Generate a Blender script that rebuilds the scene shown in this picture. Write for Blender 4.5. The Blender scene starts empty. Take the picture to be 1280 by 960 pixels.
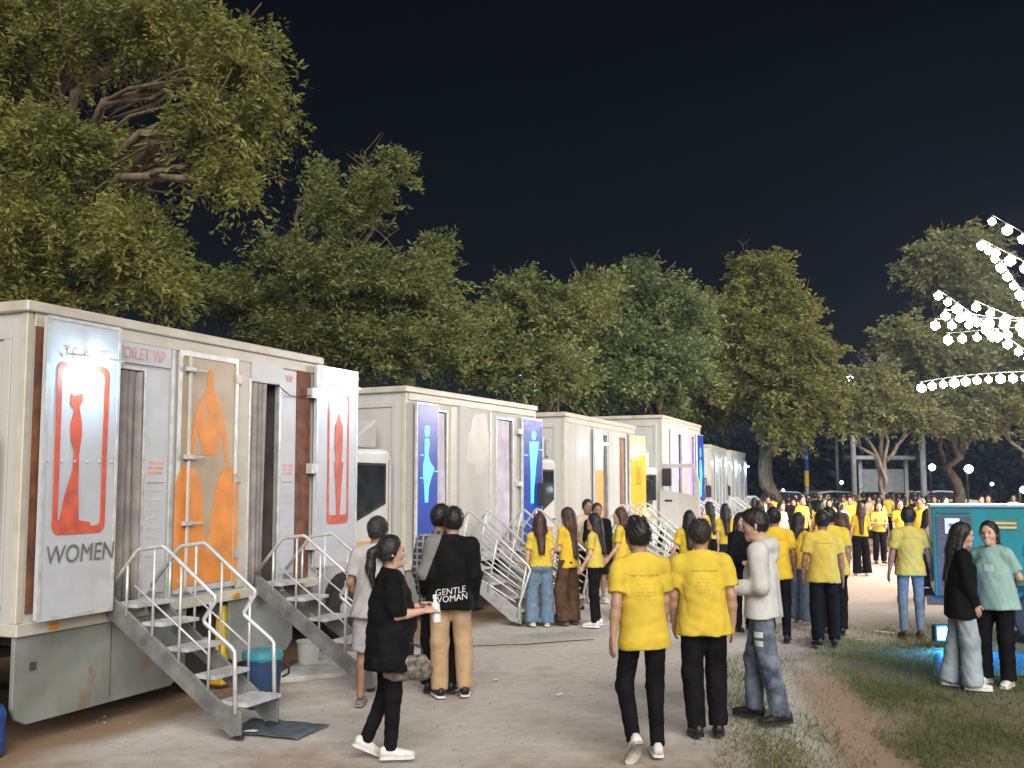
import bpy, bmesh, math, random
import numpy as np
from mathutils import Vector, Matrix
from mathutils.bvhtree import BVHTree

# ------------------------------------------------------------------ camera, sky, light, exposure
SC = bpy.context.scene
COL = SC.collection
CAM_H, FOC = 1.97, 1280.0            # camera height (m), focal length in photo pixels
PITCH = math.atan(130 / FOC)
cam_data = bpy.data.cameras.new('camera')
cam_data.sensor_width = 36; cam_data.lens = 36.0
cam_data.clip_start = 0.1; cam_data.clip_end = 2000
cam = bpy.data.objects.new('camera', cam_data)
cam.location = (0, 0, CAM_H); cam.rotation_euler = (math.pi / 2 + PITCH, 0, 0)
COL.objects.link(cam); SC.camera = cam

SUN_AZ, SUN_EL = 167.0, 30.0         # where the light comes from: compass degrees from +Y towards +X, and height
world = bpy.data.worlds.new('World'); SC.world = world; world.use_nodes = True
wn = world.node_tree.nodes; wl = world.node_tree.links
bgn = wn['Background']
sky_tex = wn.new('ShaderNodeTexSky'); sky_tex.sky_type = 'NISHITA'; sky_tex.sun_disc = False
sky_tex.sun_elevation = math.radians(SUN_EL); sky_tex.sun_rotation = math.radians(SUN_AZ)
sky_tex.ozone_density = 5.0; sky_tex.dust_density = 2.0
wl.new(sky_tex.outputs[0], bgn.inputs[0]); bgn.inputs[1].default_value = 0.00028

sun_l = bpy.data.lights.new('sun', 'SUN'); sun_l.energy = 3.3; sun_l.angle = math.radians(50)
sun_l.color = (1.0, 0.965, 0.90)
sun = bpy.data.objects.new('sun', sun_l); COL.objects.link(sun)
_a, _e = math.radians(SUN_AZ), math.radians(SUN_EL)
_d = Vector((math.sin(_a) * math.cos(_e), math.cos(_a) * math.cos(_e), math.sin(_e)))
sun.rotation_euler = _d.to_track_quat('Z', 'Y').to_euler(); sun.location = _d * 30

SC.view_settings.view_transform = 'Standard'; SC.view_settings.look = 'None'
SC.view_settings.exposure = 0.56; SC.view_settings.gamma = 1.0
SC.view_settings.use_curve_mapping = False
SC.cycles.use_denoising = True
SC.cycles.max_bounces = 6; SC.cycles.diffuse_bounces = 3; SC.cycles.glossy_bounces = 3
SC.cycles.transmission_bounces = 4; SC.cycles.transparent_max_bounces = 6
SC.cycles.sample_clamp_indirect = 6.0
SC.cycles.caustics_reflective = False; SC.cycles.caustics_refractive = False

# ------------------------------------------------------------------ survey helpers: photo pixel -> place in the world
def ray(px, py):
    xc, yc = (px - 640) / FOC, (480 - py) / FOC
    return Vector((xc, math.cos(PITCH) - yc * math.sin(PITCH), math.sin(PITCH) + yc * math.cos(PITCH)))
def gp(px, py):
    d = ray(px, py); t = -CAM_H / d.z
    return Vector((d.x * t, d.y * t, 0))
def at(px, py, Y):
    d = ray(px, py); t = Y / d.y
    return Vector((d.x * t, Y, CAM_H + d.z * t))

# ------------------------------------------------------------------ materials
MATS = {}
def pm(name, col, rough=0.6, var=0.12, scale=4.0, bump=0.0, bscale=60.0, metal=0.0, emit=None, es=0.0,
       stretch=(1, 1, 1), col2=None, alpha=None, trans=0.0, spec=0.5, detail=4.0, coat=0.0, patch=None):
    """procedural Principled material: two tones mixed by noise, fine bump"""
    if name in MATS: return MATS[name]
    m = bpy.data.materials.new(name); m.use_nodes = True
    nt = m.node_tree; N = nt.nodes; L = nt.links
    b = N['Principled BSDF']
    b.inputs['Roughness'].default_value = rough; b.inputs['Metallic'].default_value = metal
    b.inputs['Specular IOR Level'].default_value = spec
    if coat: b.inputs['Coat Weight'].default_value = coat
    tc = N.new('ShaderNodeTexCoord'); mp = N.new('ShaderNodeMapping')
    mp.inputs['Scale'].default_value = stretch
    L.new(tc.outputs['Object'], mp.inputs[0])
    nz = N.new('ShaderNodeTexNoise'); nz.inputs['Scale'].default_value = scale; nz.inputs['Detail'].default_value = detail
    L.new(mp.outputs[0], nz.inputs['Vector'])
    rp = N.new('ShaderNodeMapRange'); rp.inputs[1].default_value = 0.32; rp.inputs[2].default_value = 0.68
    L.new(nz.outputs[0], rp.inputs[0])
    mx = N.new('ShaderNodeMix'); mx.data_type = 'RGBA'
    c2 = col2 if col2 else tuple(max(0, c * (1 - 2 * var)) for c in col)
    c1 = col if col2 else tuple(min(1, c * (1 + var)) for c in col)
    mx.inputs[6].default_value = (*c1, 1); mx.inputs[7].default_value = (*c2, 1)
    L.new(rp.outputs[0], mx.inputs[0]); L.new(mx.outputs[2], b.inputs['Base Color'])
    if patch:            # worn or stained patches with a shape of their own: (colour, scale, threshold, stretch)
        m3 = N.new('ShaderNodeMapping'); m3.inputs['Scale'].default_value = patch[3]; L.new(tc.outputs['Object'], m3.inputs[0])
        n5 = N.new('ShaderNodeTexNoise'); n5.inputs['Scale'].default_value = patch[1]; n5.inputs['Detail'].default_value = 8; n5.inputs['Roughness'].default_value = .65
        L.new(m3.outputs[0], n5.inputs[0]); r5 = N.new('ShaderNodeMapRange'); r5.inputs[1].default_value = patch[2]; r5.inputs[2].default_value = patch[2] + .07
        L.new(n5.outputs[0], r5.inputs[0]); x5 = N.new('ShaderNodeMix'); x5.data_type = 'RGBA'; x5.inputs[7].default_value = (*patch[0], 1)
        L.new(r5.outputs[0], x5.inputs[0]); L.new(mx.outputs[2], x5.inputs[6]); L.new(x5.outputs[2], b.inputs['Base Color'])
    if bump:
        n2 = N.new('ShaderNodeTexNoise'); n2.inputs['Scale'].default_value = bscale; n2.inputs['Detail'].default_value = 3
        L.new(mp.outputs[0], n2.inputs['Vector'])
        bp = N.new('ShaderNodeBump'); bp.inputs['Strength'].default_value = bump; bp.inputs['Distance'].default_value = 0.02
        L.new(n2.outputs[0], bp.inputs['Height']); L.new(bp.outputs[0], b.inputs['Normal'])
    if emit:
        b.inputs['Emission Color'].default_value = (*emit, 1); b.inputs['Emission Strength'].default_value = es
    if trans: b.inputs['Transmission Weight'].default_value = trans
    MATS[name] = m
    return m

def srgb(r, g, b):
    f = lambda c: (c / 255 / 12.92) if c / 255 <= 0.04045 else ((c / 255 + 0.055) / 1.055) ** 2.4
    return (f(r), f(g), f(b))

# ------------------------------------------------------------------ object helpers
def tag(o, label=None, cat=None, group=None, kind=None):
    if label: o['label'] = label
    if cat: o['category'] = cat
    if group: o['group'] = group
    if kind: o['kind'] = kind
    return o
def empty(name, loc=(0, 0, 0), rz=0.0):
    o = bpy.data.objects.new(name, None); COL.objects.link(o)
    o.location = loc; o.rotation_euler = (0, 0, rz); o.empty_display_size = 0.2
    return o
def link_mesh(name, me, mat=None, parent=None, smooth=False):
    o = bpy.data.objects.new(name, me); COL.objects.link(o)
    if mat is not None and not me.materials: me.materials.append(mat)
    if smooth: me.polygons.foreach_set('use_smooth', [True] * len(me.polygons))
    if parent is not None: o.parent = parent
    return o
def copy_tree(o, parent=None):
    c = o.copy(); COL.objects.link(c); c.parent = parent
    for ch in o.children: copy_tree(ch, c)
    return c

class MB:
    """collects boxes, tubes and prisms into one mesh"""
    def __init__(s): s.v = []; s.f = []
    def add(s, vs, fs):
        n = len(s.v); s.v += [tuple(p) for p in vs]; s.f += [tuple(i + n for i in f) for f in fs]; return s
    def box(s, x0, x1, y0, y1, z0, z1):
        if x0 > x1: x0, x1 = x1, x0
        if y0 > y1: y0, y1 = y1, y0
        if z0 > z1: z0, z1 = z1, z0
        return s.add([(x0, y0, z0), (x1, y0, z0), (x1, y1, z0), (x0, y1, z0), (x0, y0, z1), (x1, y0, z1), (x1, y1, z1), (x0, y1, z1)],
                     [(0, 3, 2, 1), (4, 5, 6, 7), (0, 1, 5, 4), (1, 2, 6, 5), (2, 3, 7, 6), (3, 0, 4, 7)])
    def tube(s, path, r, n=8, closed=False, r1=None):
        path = [Vector(p) for p in path]; m = len(path)
        rs = [r + ((r1 if r1 is not None else r) - r) * i / max(1, m - 1) for i in range(m)] if not isinstance(r, (list, tuple)) else r
        prev = None; rings = []
        for i, p in enumerate(path):
            a = path[i - 1] if i else path[0]; b = path[i + 1] if i < m - 1 else path[-1]
            t = (b - a).normalized()
            if prev is None:
                ref = Vector((0, 0, 1)) if abs(t.z) < 0.9 else Vector((1, 0, 0))
                u = t.cross(ref).normalized()
            else:
                u = (prev - t * prev.dot(t)).normalized()
            w = t.cross(u); prev = u
            rings.append([p + (u * math.cos(2 * math.pi * k / n) + w * math.sin(2 * math.pi * k / n)) * rs[i] for k in range(n)])
        vs = [q for rg in rings for q in rg]; fs = []
        for i in range(m - 1):
            for k in range(n):
                k2 = (k + 1) % n
                fs.append((i * n + k, i * n + k2, (i + 1) * n + k2, (i + 1) * n + k))
        fs.append(tuple(reversed(range(n)))); fs.append(tuple(range((m - 1) * n, m * n)))
        return s.add(vs, fs)
    def prism(s, pts, fr, d0, d1):
        """2-D outline pts, placed by fr(a, b, depth) -> xyz, between depths d0 and d1"""
        n = len(pts)
        vs = [fr(a, b, d0) for a, b in pts] + [fr(a, b, d1) for a, b in pts]
        fs = [tuple(reversed(range(n))), tuple(range(n, 2 * n))] + [(i, (i + 1) % n, n + (i + 1) % n, n + i) for i in range(n)]
        return s.add(vs, fs)
    def lathe(s, prof, cx=0, cy=0, n=16, axis='z'):
        vs = []; fs = []
        for r, z in prof:
            for k in range(n):
                a = 2 * math.pi * k / n
                p = (cx + r * math.cos(a), cy + r * math.sin(a), z)
                if axis == 'y': p = (cx + r * math.cos(a), z, cy + r * math.sin(a))
                vs.append(p)
        for i in range(len(prof) - 1):
            for k in range(n):
                fs.append((i * n + k, i * n + (k + 1) % n, (i + 1) * n + (k + 1) % n, (i + 1) * n + k))
        fs.append(tuple(reversed(range(n)))); fs.append(tuple(range((len(prof) - 1) * n, len(prof) * n)))
        return s.add(vs, fs)
    def mesh(s, name, bevel=0.0, segs=1):
        me = bpy.data.meshes.new(name); me.from_pydata(s.v, [], s.f); me.validate(); me.update()
        bm = bmesh.new(); bm.from_mesh(me)
        bmesh.ops.recalc_face_normals(bm, faces=bm.faces)
        if bevel:
            bmesh.ops.bevel(bm, geom=list(bm.edges), offset=bevel, segments=segs, affect='EDGES', profile=0.5, clamp_overlap=True)
        bm.to_mesh(me); bm.free()
        return me
    def build(s, name, mat, parent=None, bevel=0.0, smooth=False, segs=1):
        return link_mesh(name, s.mesh(name, bevel, segs), mat, parent, smooth)

def text_mesh(body, size, align='CENTER', extrude=0.0, res=3, shear=0.0, spacing=1.0):
    cu = bpy.data.curves.new('lettering', 'FONT'); cu.body = body; cu.size = size
    cu.align_x = align; cu.align_y = 'CENTER'; cu.extrude = extrude; cu.resolution_u = res; cu.shear = shear
    cu.space_character = spacing
    o = bpy.data.objects.new('lettering', cu); COL.objects.link(o)
    bpy.context.view_layer.update()
    me = bpy.data.meshes.new_from_object(o.evaluated_get(bpy.context.evaluated_depsgraph_get()))
    bpy.data.objects.remove(o); bpy.data.curves.remove(cu)
    return me

M = {}
M['white_paint'] = pm('white_paint', (0.53, 0.53, 0.51), rough=0.58, spec=0.25, col2=(0.42, 0.405, 0.37), scale=1.6, stretch=(1, 1, 0.25), bump=0.03, bscale=9, detail=7, patch=((0.40, 0.36, 0.30), 2.6, .64, (1.6, 1.6, .30)))
M['cream_rail'] = pm('cream_rail', (0.57, 0.54, 0.46), rough=0.45, col2=(0.46, 0.42, 0.34), scale=5, stretch=(0.5, 1, 1), bump=0.05, bscale=30, patch=((0.40, 0.27, 0.18), 3.2, .63, (.7, 1, 1)))
M['alu'] = pm('alu', (0.62, 0.62, 0.61), rough=0.36, metal=0.30, var=0.12, scale=9, bump=0.03, bscale=50)
M['steel'] = pm('steel', (0.52, 0.52, 0.51), rough=0.36, metal=0.35, var=0.15, scale=14, bump=0.04)
M['stringer'] = pm('stringer_grey', (0.20, 0.20, 0.195), rough=0.5, metal=0.2, var=0.2, scale=6, bump=0.08, bscale=30)
M['dark_steel'] = pm('dark_steel', (0.10, 0.10, 0.10), rough=0.5, metal=0.3, var=0.2)
M['skirt'] = pm('skirt_paint', (0.25, 0.27, 0.25), rough=0.55, col2=(0.16, 0.17, 0.155), scale=1.7, bump=0.05, bscale=20, detail=8, patch=((0.20, 0.14, 0.09), 2.2, .60, (1, 1, .6)))
M['rust'] = pm('rust', (0.26, 0.10, 0.045), rough=0.8, col2=(0.10, 0.045, 0.03), scale=6, bump=0.2, bscale=40)
M['rubber'] = pm('rubber', (0.025, 0.025, 0.025), rough=0.8, var=0.2, bump=0.1)
M['glass'] = pm('dark_glass', (0.03, 0.035, 0.04), rough=0.08, var=0.2, spec=0.8)
M['poster'] = pm('poster_white', (0.50, 0.515, 0.55), rough=0.42, var=0.06, scale=3, bump=0.02, bscale=8, patch=((0.42, 0.42, 0.43), 3.0, .62, (1.4, 1.4, .5)))
M['red_print'] = pm('red_print', (0.62, 0.10, 0.05), rough=0.5, var=0.15, scale=8)
M['faded_red'] = pm('faded_red_print', (0.66, 0.33, 0.28), rough=0.5, var=0.12, scale=9)
M['grey_print'] = pm('grey_print', (0.16, 0.15, 0.15), rough=0.6, var=0.2, scale=9)
M['orange_print'] = pm('orange_print', (0.78, 0.27, 0.035), rough=0.5, var=0.12, scale=4, patch=((0.62, 0.30, 0.12), 4.0, .58, (1, 1, .5)))
M['door_grey'] = pm('door_grey', (0.47, 0.375, 0.26), rough=0.4, col2=(0.38, 0.28, 0.18), scale=2.5, bump=0.04, bscale=14, patch=((0.56, 0.50, 0.40), 3.5, .60, (1, 1, .6)))
M['curtain'] = pm('curtain', (0.27, 0.245, 0.225), rough=0.85, var=0.15, scale=5, bump=0.1)
M['curtain_pale'] = pm('pale_curtain', (0.55, 0.50, 0.58), rough=0.8, var=0.1, scale=4, bump=0.06)
M['inside'] = pm('interior', (0.10, 0.09, 0.085), rough=0.8, var=0.2)
M['blue_sign'] = pm('blue_sign', (0.012, 0.045, 0.25), rough=0.3, var=0.1, emit=(0.01, 0.045, 0.30), es=0.45)
M['cyan_lit'] = pm('cyan_lit', (0.10, 0.45, 0.75), rough=0.4, var=0.05, emit=(0.06, 0.50, 0.95), es=0.9)
M['yellow_panel'] = pm('yellow_panel', (0.80, 0.42, 0.02), rough=0.4, var=0.08, scale=3)
M['purple_lit'] = pm('purple_led', (0.3, 0.2, 0.8), emit=(0.25, 0.11, 1.0), es=2.2)
M['lamp_lit'] = pm('lamp_lit', (0.9, 0.9, 0.9), emit=(0.62, 0.85, 1.0), es=22.0)
M['stripe'] = pm('stripe_amber', (0.72, 0.42, 0.12), rough=0.4, var=0.1)
M['yellow_paint'] = pm('yellow_paint', (0.72, 0.47, 0.02), rough=0.5, var=0.15, scale=6, bump=0.05)
M['amber'] = pm('amber_lens', (0.7, 0.25, 0.02), rough=0.2, var=0.05)
M['lens'] = pm('lamp_lens', (0.55, 0.55, 0.55), rough=0.12, var=0.1, spec=0.9)
# ------------------------------------------------------------------ figures: implicit surfaces turned into one mesh per part
def V3(*a): return np.array(a, dtype=np.float64)
def unit(v):
    v = np.array(v, float); return v / np.linalg.norm(v)
def rotx(a): c, s = math.cos(a), math.sin(a); return np.array([[1, 0, 0], [0, c, -s], [0, s, c]])
def roty(a): c, s = math.cos(a), math.sin(a); return np.array([[c, 0, s], [0, 1, 0], [-s, 0, c]])
def rotz(a): c, s = math.cos(a), math.sin(a); return np.array([[c, -s, 0], [s, c, 0], [0, 0, 1]])
class Frame:
    def __init__(s, R, pivot, shift=None):
        s.R = R; s.t = np.array(pivot, float) - R @ np.array(pivot, float) + (np.zeros(3) if shift is None else shift)
    def to(s, p): return s.R @ np.array(p, float) + s.t
    def vec(s, d): return s.R @ np.array(d, float)
    def inv(s, x, y, z):
        x = x - s.t[0]; y = y - s.t[1]; z = z - s.t[2]; R = s.R
        return (R[0, 0] * x + R[1, 0] * y + R[2, 0] * z, R[0, 1] * x + R[1, 1] * y + R[2, 1] * z, R[0, 2] * x + R[1, 2] * y + R[2, 2] * z)
    def then(s, R, pivot):      # child frame: first rotate about pivot, then this frame
        f = Frame(np.eye(3), (0, 0, 0)); c = Frame(R, pivot)
        f.R = s.R @ c.R; f.t = s.R @ c.t + s.t; return f
IDF = Frame(np.eye(3), (0, 0, 0))
class HeadFrame(Frame):
    """a frame that also scales about a pivot (head a little larger) and drops it"""
    def __init__(s, f, k, piv, drop):
        s.f = f; s.k = k; s.p = np.array(piv, float); s.d = np.array([0, 0, drop])
    def to(s, p): return s.f.to((np.array(p, float) - s.p) * s.k + s.p + s.d)
    def vec(s, d): return s.f.vec(d)
    def inv(s, x, y, z):
        x, y, z = s.f.inv(x, y, z); q = s.p + s.d
        return ((x - q[0]) / s.k + s.p[0], (y - q[1]) / s.k + s.p[1], (z - q[2]) / s.k + s.p[2])

class Field:
    def __init__(s, lo, hi, h):
        s.h = h; s.lo = np.array(lo, float); n = np.ceil((np.array(hi) - s.lo) / h).astype(int) + 1
        s.ax = [(s.lo[i] + h * np.arange(n[i])).astype(np.float32) for i in range(3)]
        s.D = np.full(n, 0.25, np.float32)
    def grid(s, sl=None):
        a = [s.ax[i] if sl is None else s.ax[i][sl[i]] for i in range(3)]
        return a[0][:, None, None], a[1][None, :, None], a[2][None, None, :]
    def cone(s, a, b, r1, r2, fr=IDF, sc=(1, 1, 1), k=0.03, cut=None):
        a = np.array(a, float); b = np.array(b, float); sc = np.array(sc, float)
        rm = max(r1, r2) / min(1.0, sc.min()) + 0.05
        ws = np.array([fr.to(a), fr.to(b)]); lo = ws.min(0) - rm; hi = ws.max(0) + rm
        sl = []
        for i in range(3):
            i0 = max(0, int((lo[i] - s.lo[i]) / s.h)); i1 = min(len(s.ax[i]), int((hi[i] - s.lo[i]) / s.h) + 2)
            if i1 <= i0: return
            sl.append(slice(i0, i1))
        sl = tuple(sl); x, y, z = s.grid(sl); x, y, z = fr.inv(x, y, z)
        A = a * sc; B = b * sc; ba = B - A; L2 = max(1e-9, ba @ ba)
        px = x * sc[0] - A[0]; py = y * sc[1] - A[1]; pz = z * sc[2] - A[2]
        t = np.clip((px * ba[0] + py * ba[1] + pz * ba[2]) / L2, 0, 1)
        d = np.sqrt((px - t * ba[0]) ** 2 + (py - t * ba[1]) ** 2 + (pz - t * ba[2]) ** 2) - (r1 + (r2 - r1) * t)
        if cut is not None:    # flat end at fraction cut of the cone
            e = a + (b - a) * cut; n = unit(b - a)
            d = np.maximum(d, (x - e[0]) * n[0] + (y - e[1]) * n[1] + (z - e[2]) * n[2])
        D = s.D[sl]; hh = np.clip(0.5 + 0.5 * (d - D) / k, 0, 1)
        s.D[sl] = d * (1 - hh) + D * hh - k * hh * (1 - hh)
    def ball(s, c, r, fr=IDF, rad=(1, 1, 1), k=0.02):
        s.cone(c, np.array(c, float) + 1e-4, r, r, fr, (1 / rad[0], 1 / rad[1], 1 / rad[2]), k)
    def carve(s, c, r, fr=IDF, k=0.012):
        x, y, z = fr.inv(*s.grid()); d = r - np.sqrt((x - c[0]) ** 2 + (y - c[1]) ** 2 + (z - c[2]) ** 2)
        hh = np.clip(0.5 - 0.5 * (d - s.D) / k, 0, 1)
        s.D = (d * (1 - hh) + s.D * hh + k * hh * (1 - hh)).astype(np.float32)
    def plane(s, p, n, fr=IDF):
        """keep the side the normal points away from"""
        x, y, z = fr.inv(*s.grid()); n = unit(n)
        s.D = np.maximum(s.D, (x - p[0]) * n[0] + (y - p[1]) * n[1] + (z - p[2]) * n[2]).astype(np.float32)
    def wrinkle(s, amp, freq, seed, stretch=(1, 1, 1)):
        rg = np.random.RandomState(seed); x, y, z = s.grid(); n = 0
        for q in range(4):
            d = rg.randn(3); d /= np.linalg.norm(d); d *= np.array(stretch); f = freq * (0.6 + 0.35 * q)
            e = rg.randn(3) * 0.6 * freq
            ph = rg.rand(2) * 6.28
            n = n + (1 - 2 * np.abs(np.sin(.5 * f * (d[0] * x + d[1] * y + d[2] * z) + ph[0] + 1.6 * np.sin(e[0] * x + e[1] * y + e[2] * z + ph[1])))) / (1 + 0.5 * q)
        s.D += (amp * 0.5 * n).astype(np.float32)
    def extract(s):
        D = s.D; D[0] = D[-1] = 0.1; D[:, 0] = D[:, -1] = 0.1; D[:, :, 0] = D[:, :, -1] = 0.1
        S = D < 0
        c = np.zeros([n - 1 for n in D.shape], np.uint8)
        offs = [(i, j, k) for i in (0, 1) for j in (0, 1) for k in (0, 1)]
        nx, ny, nz = D.shape
        for i, j, k in offs: c += S[i:nx - 1 + i, j:ny - 1 + j, k:nz - 1 + k]
        act = (c > 0) & (c < 8); idx = np.argwhere(act)
        if len(idx) == 0: return np.zeros((0, 3)), np.zeros((0, 4), int)
        vid = np.full(act.shape, -1, np.int64); vid[act] = np.arange(len(idx))
        acc = np.zeros((len(idx), 3)); cnt = np.zeros(len(idx))
        for a in range(8):
            for ax in range(3):
                o = offs[a]
                if o[ax]: continue
                o2 = list(o); o2[ax] = 1
                d1 = D[idx[:, 0] + o[0], idx[:, 1] + o[1], idx[:, 2] + o[2]]; d2 = D[idx[:, 0] + o2[0], idx[:, 1] + o2[1], idx[:, 2] + o2[2]]
                m = (d1 < 0) != (d2 < 0); t = np.where(m, d1 / np.where(m, d1 - d2, 1), 0)
                p = np.array(o, float)[None].repeat(len(idx), 0); p[:, ax] += t
                acc[m] += p[m]; cnt[m] += 1
        vs = s.lo + (idx + acc / cnt[:, None]) * s.h
        fs = []
        for ax in range(3):
            b, c2 = [(1, 2), (2, 0), (0, 1)][ax]
            sl1 = [slice(1, n - 1) for n in D.shape]; sl1[ax] = slice(0, D.shape[ax] - 1)
            sl2 = list(sl1); sl2[ax] = slice(1, D.shape[ax])
            s1 = S[tuple(sl1)]; s2 = S[tuple(sl2)]
            for flip, mk in ((False, s1 & ~s2), (True, ~s1 & s2)):
                e = np.argwhere(mk)
                if len(e) == 0: continue
                e = e + [1 if i != ax else 0 for i in range(3)]
                q = []
                for db, dc in ((-1, -1), (0, -1), (0, 0), (-1, 0)):
                    w = e.copy(); w[:, b] += db; w[:, c2] += dc; q.append(vid[w[:, 0], w[:, 1], w[:, 2]])
                q = np.stack(q, 1); fs.append(q[:, ::-1] if flip else q)
        return vs, np.concatenate(fs)

def np_mesh(name, parts):
    """parts: list of (verts, faces); faces either an (n,4)/(n,3) array or list of tuples"""
    vs = []; fs = []; n = 0
    for v, f in parts:
        vs.append(np.asarray(v, float).reshape(-1, 3)); fs += [tuple(int(i) + n for i in q) for q in f]; n += len(v)
    me = bpy.data.meshes.new(name); me.from_pydata(np.concatenate(vs).tolist(), [], fs); me.update()
    me.polygons.foreach_set('use_smooth', [True] * len(me.polygons))
    return me

def hand_parts(wrist, d, inw, curl=0.5, sc=1.0, thumb_in=1.0):
    """palm, four unequal bent fingers and a thumb as tapered tubes. d: hand direction, inw: palm normal"""
    d = Vector(d).normalized(); inw = Vector(inw); inw = (inw - d * inw.dot(d)).normalized(); side = d.cross(inw)
    mb = MB(); w = Vector(wrist)
    # palm: a flattened tube
    secs = [(0.0, 0.024, 0.018), (0.03, 0.034, 0.018), (0.06, 0.040, 0.016), (0.088, 0.040, 0.013), (0.096, 0.034, 0.008)]
    n = 10; vs = []; fs = []
    for t, a, b in secs:
        for k in range(n):
            an = 2 * math.pi * k / n; vs.append(w + d * t * sc + side * math.cos(an) * a * sc + inw * math.sin(an) * b * sc)
    for i in range(len(secs) - 1):
        for k in range(n): fs.append((i * n + k, i * n + (k + 1) % n, (i + 1) * n + (k + 1) % n, (i + 1) * n + k))
    fs.append(tuple(range((len(secs) - 1) * n, len(secs) * n))); mb.add(vs, fs)
    for j, (o, ln) in enumerate(((-0.029, 0.068), (-0.010, 0.078), (0.010, 0.074), (0.028, 0.058))):
        p = w + d * 0.086 * sc + side * o * sc; dirv = d.copy(); path = [p - d * 0.01 * sc]; rr = [0.0095 * sc]
        for q in range(3):
            a = curl * (0.35 + 0.35 * q) * (1 + 0.1 * j)
            dv = (dirv * math.cos(a) + inw * math.sin(a)).normalized(); p = p + dv * ln * (0.42, 0.32, 0.26)[q] * sc
            path.append(p); rr.append((0.0095, 0.0085, 0.0065)[q] * sc)
        mb.tube(path, rr, n=6)
    ts = side * (-1 if thumb_in > 0 else 1)
    p = w + d * 0.03 * sc + ts * 0.026 * sc
    path = [p, p + (d * 0.6 + ts * 0.75 + inw * 0.3).normalized() * 0.035 * sc]
    path.append(path[-1] + (d * 0.85 + ts * 0.3 + inw * 0.4 * (0.5 + curl)).normalized() * 0.03 * sc)
    path.append(path[-1] + (d * 0.9 + inw * 0.5 * curl).normalized() * 0.022 * sc)
    mb.tube(path, [0.015 * sc, 0.0125 * sc, 0.011 * sc, 0.007 * sc], n=6)
    return [tuple(q) for q in mb.v], mb.f

def shoe_mesh(name, ankle, Rf, kind='sneaker'):
    """upper and sole meshes, lofted along the foot. Rf: foot rotation (3x3)"""
    ups = {'sneaker': [(-.085, .020, .060), (-.075, .034, .075), (-.04, .039, .088), (0.0, .040, .085), (.04, .043, .070), (.09, .048, .056), (.14, .046, .045), (.175, .034, .036), (.19, .014, .028)],
           'sandal': [(-.085, .018, .022), (-.075, .032, .024), (-.04, .036, .026), (0.0, .037, .028), (.04, .042, .040), (.09, .048, .050), (.14, .046, .040), (.17, .034, .026), (.182, .014, .022)]}[kind]
    n = 10; vs = []; fs = []
    for y, w, hh in ups:
        for k in range(n):
            an = 2 * math.pi * k / n; c, s = math.cos(an), math.sin(an)
            x = w * (abs(c) ** 0.7) * (1 if c > 0 else -1)
            z = (hh * (s ** 0.8) if s > 0 else 0.0) + 0.018
            vs.append((x, y, z))
    m = len(ups)
    for i in range(m - 1):
        for k in range(n): fs.append((i * n + k, i * n + (k + 1) % n, (i + 1) * n + (k + 1) % n, (i + 1) * n + k))
    fs.append(tuple(reversed(range(n)))); fs.append(tuple(range((m - 1) * n, m * n)))
    sv = []; sf = []; out = []
    for y, w, hh in ups: out.append((w + 0.004, y))
    outline = [(a, b) for a, b in out] + [(-a, b) for a, b in reversed(out)]
    k = len(outline)
    for z in (0.0, 0.022): sv += [(a, b, z) for a, b in outline]
    sf = [tuple(range(k)), tuple(range(k, 2 * k))] + [(i, (i + 1) % k, k + (i + 1) % k, k + i) for i in range(k)]
    tr = lambda L: [tuple(np.array(ankle) + Rf @ (np.array(p) - np.array([0, 0, 0.085]))) for p in L]
    return (tr(vs), fs), (tr(sv), sf)

def cloth(name, col, rough=0.85, var=0.10, bump=0.12, scale=9.0, col2=None):
    return pm(name, col, rough=rough, var=var, scale=scale, bump=bump, bscale=45, col2=col2, spec=0.12)
SKINS = [pm('skin_light', (0.56, 0.35, 0.26), rough=0.5, var=0.06, scale=12, spec=0.4),
         pm('skin_tan', (0.40, 0.23, 0.15), rough=0.5, var=0.06, scale=12, spec=0.4),
         pm('skin_brown', (0.29, 0.16, 0.10), rough=0.5, var=0.06, scale=12, spec=0.4)]
HAIR = {'black': pm('hair_black', (0.012, 0.010, 0.010), rough=0.55, var=0.4, scale=60, stretch=(1, 1, 0.1), bump=0.15, bscale=120),
        'auburn': pm('hair_auburn', (0.07, 0.026, 0.018), rough=0.55, var=0.4, scale=60, stretch=(1, 1, 0.1), bump=0.15, bscale=120),
        'grey': pm('hair_greying', (0.032, 0.028, 0.025), rough=0.6, var=0.5, scale=70, bump=0.35, bscale=120)}
EYE = pm('eye', (0.02, 0.014, 0.012), rough=0.2, var=0.1)
LIP = pm('lip', (0.36, 0.13, 0.11), rough=0.4, var=0.1)
BROW = pm('brow', (0.03, 0.022, 0.02), rough=0.8, var=0.1)

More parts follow.
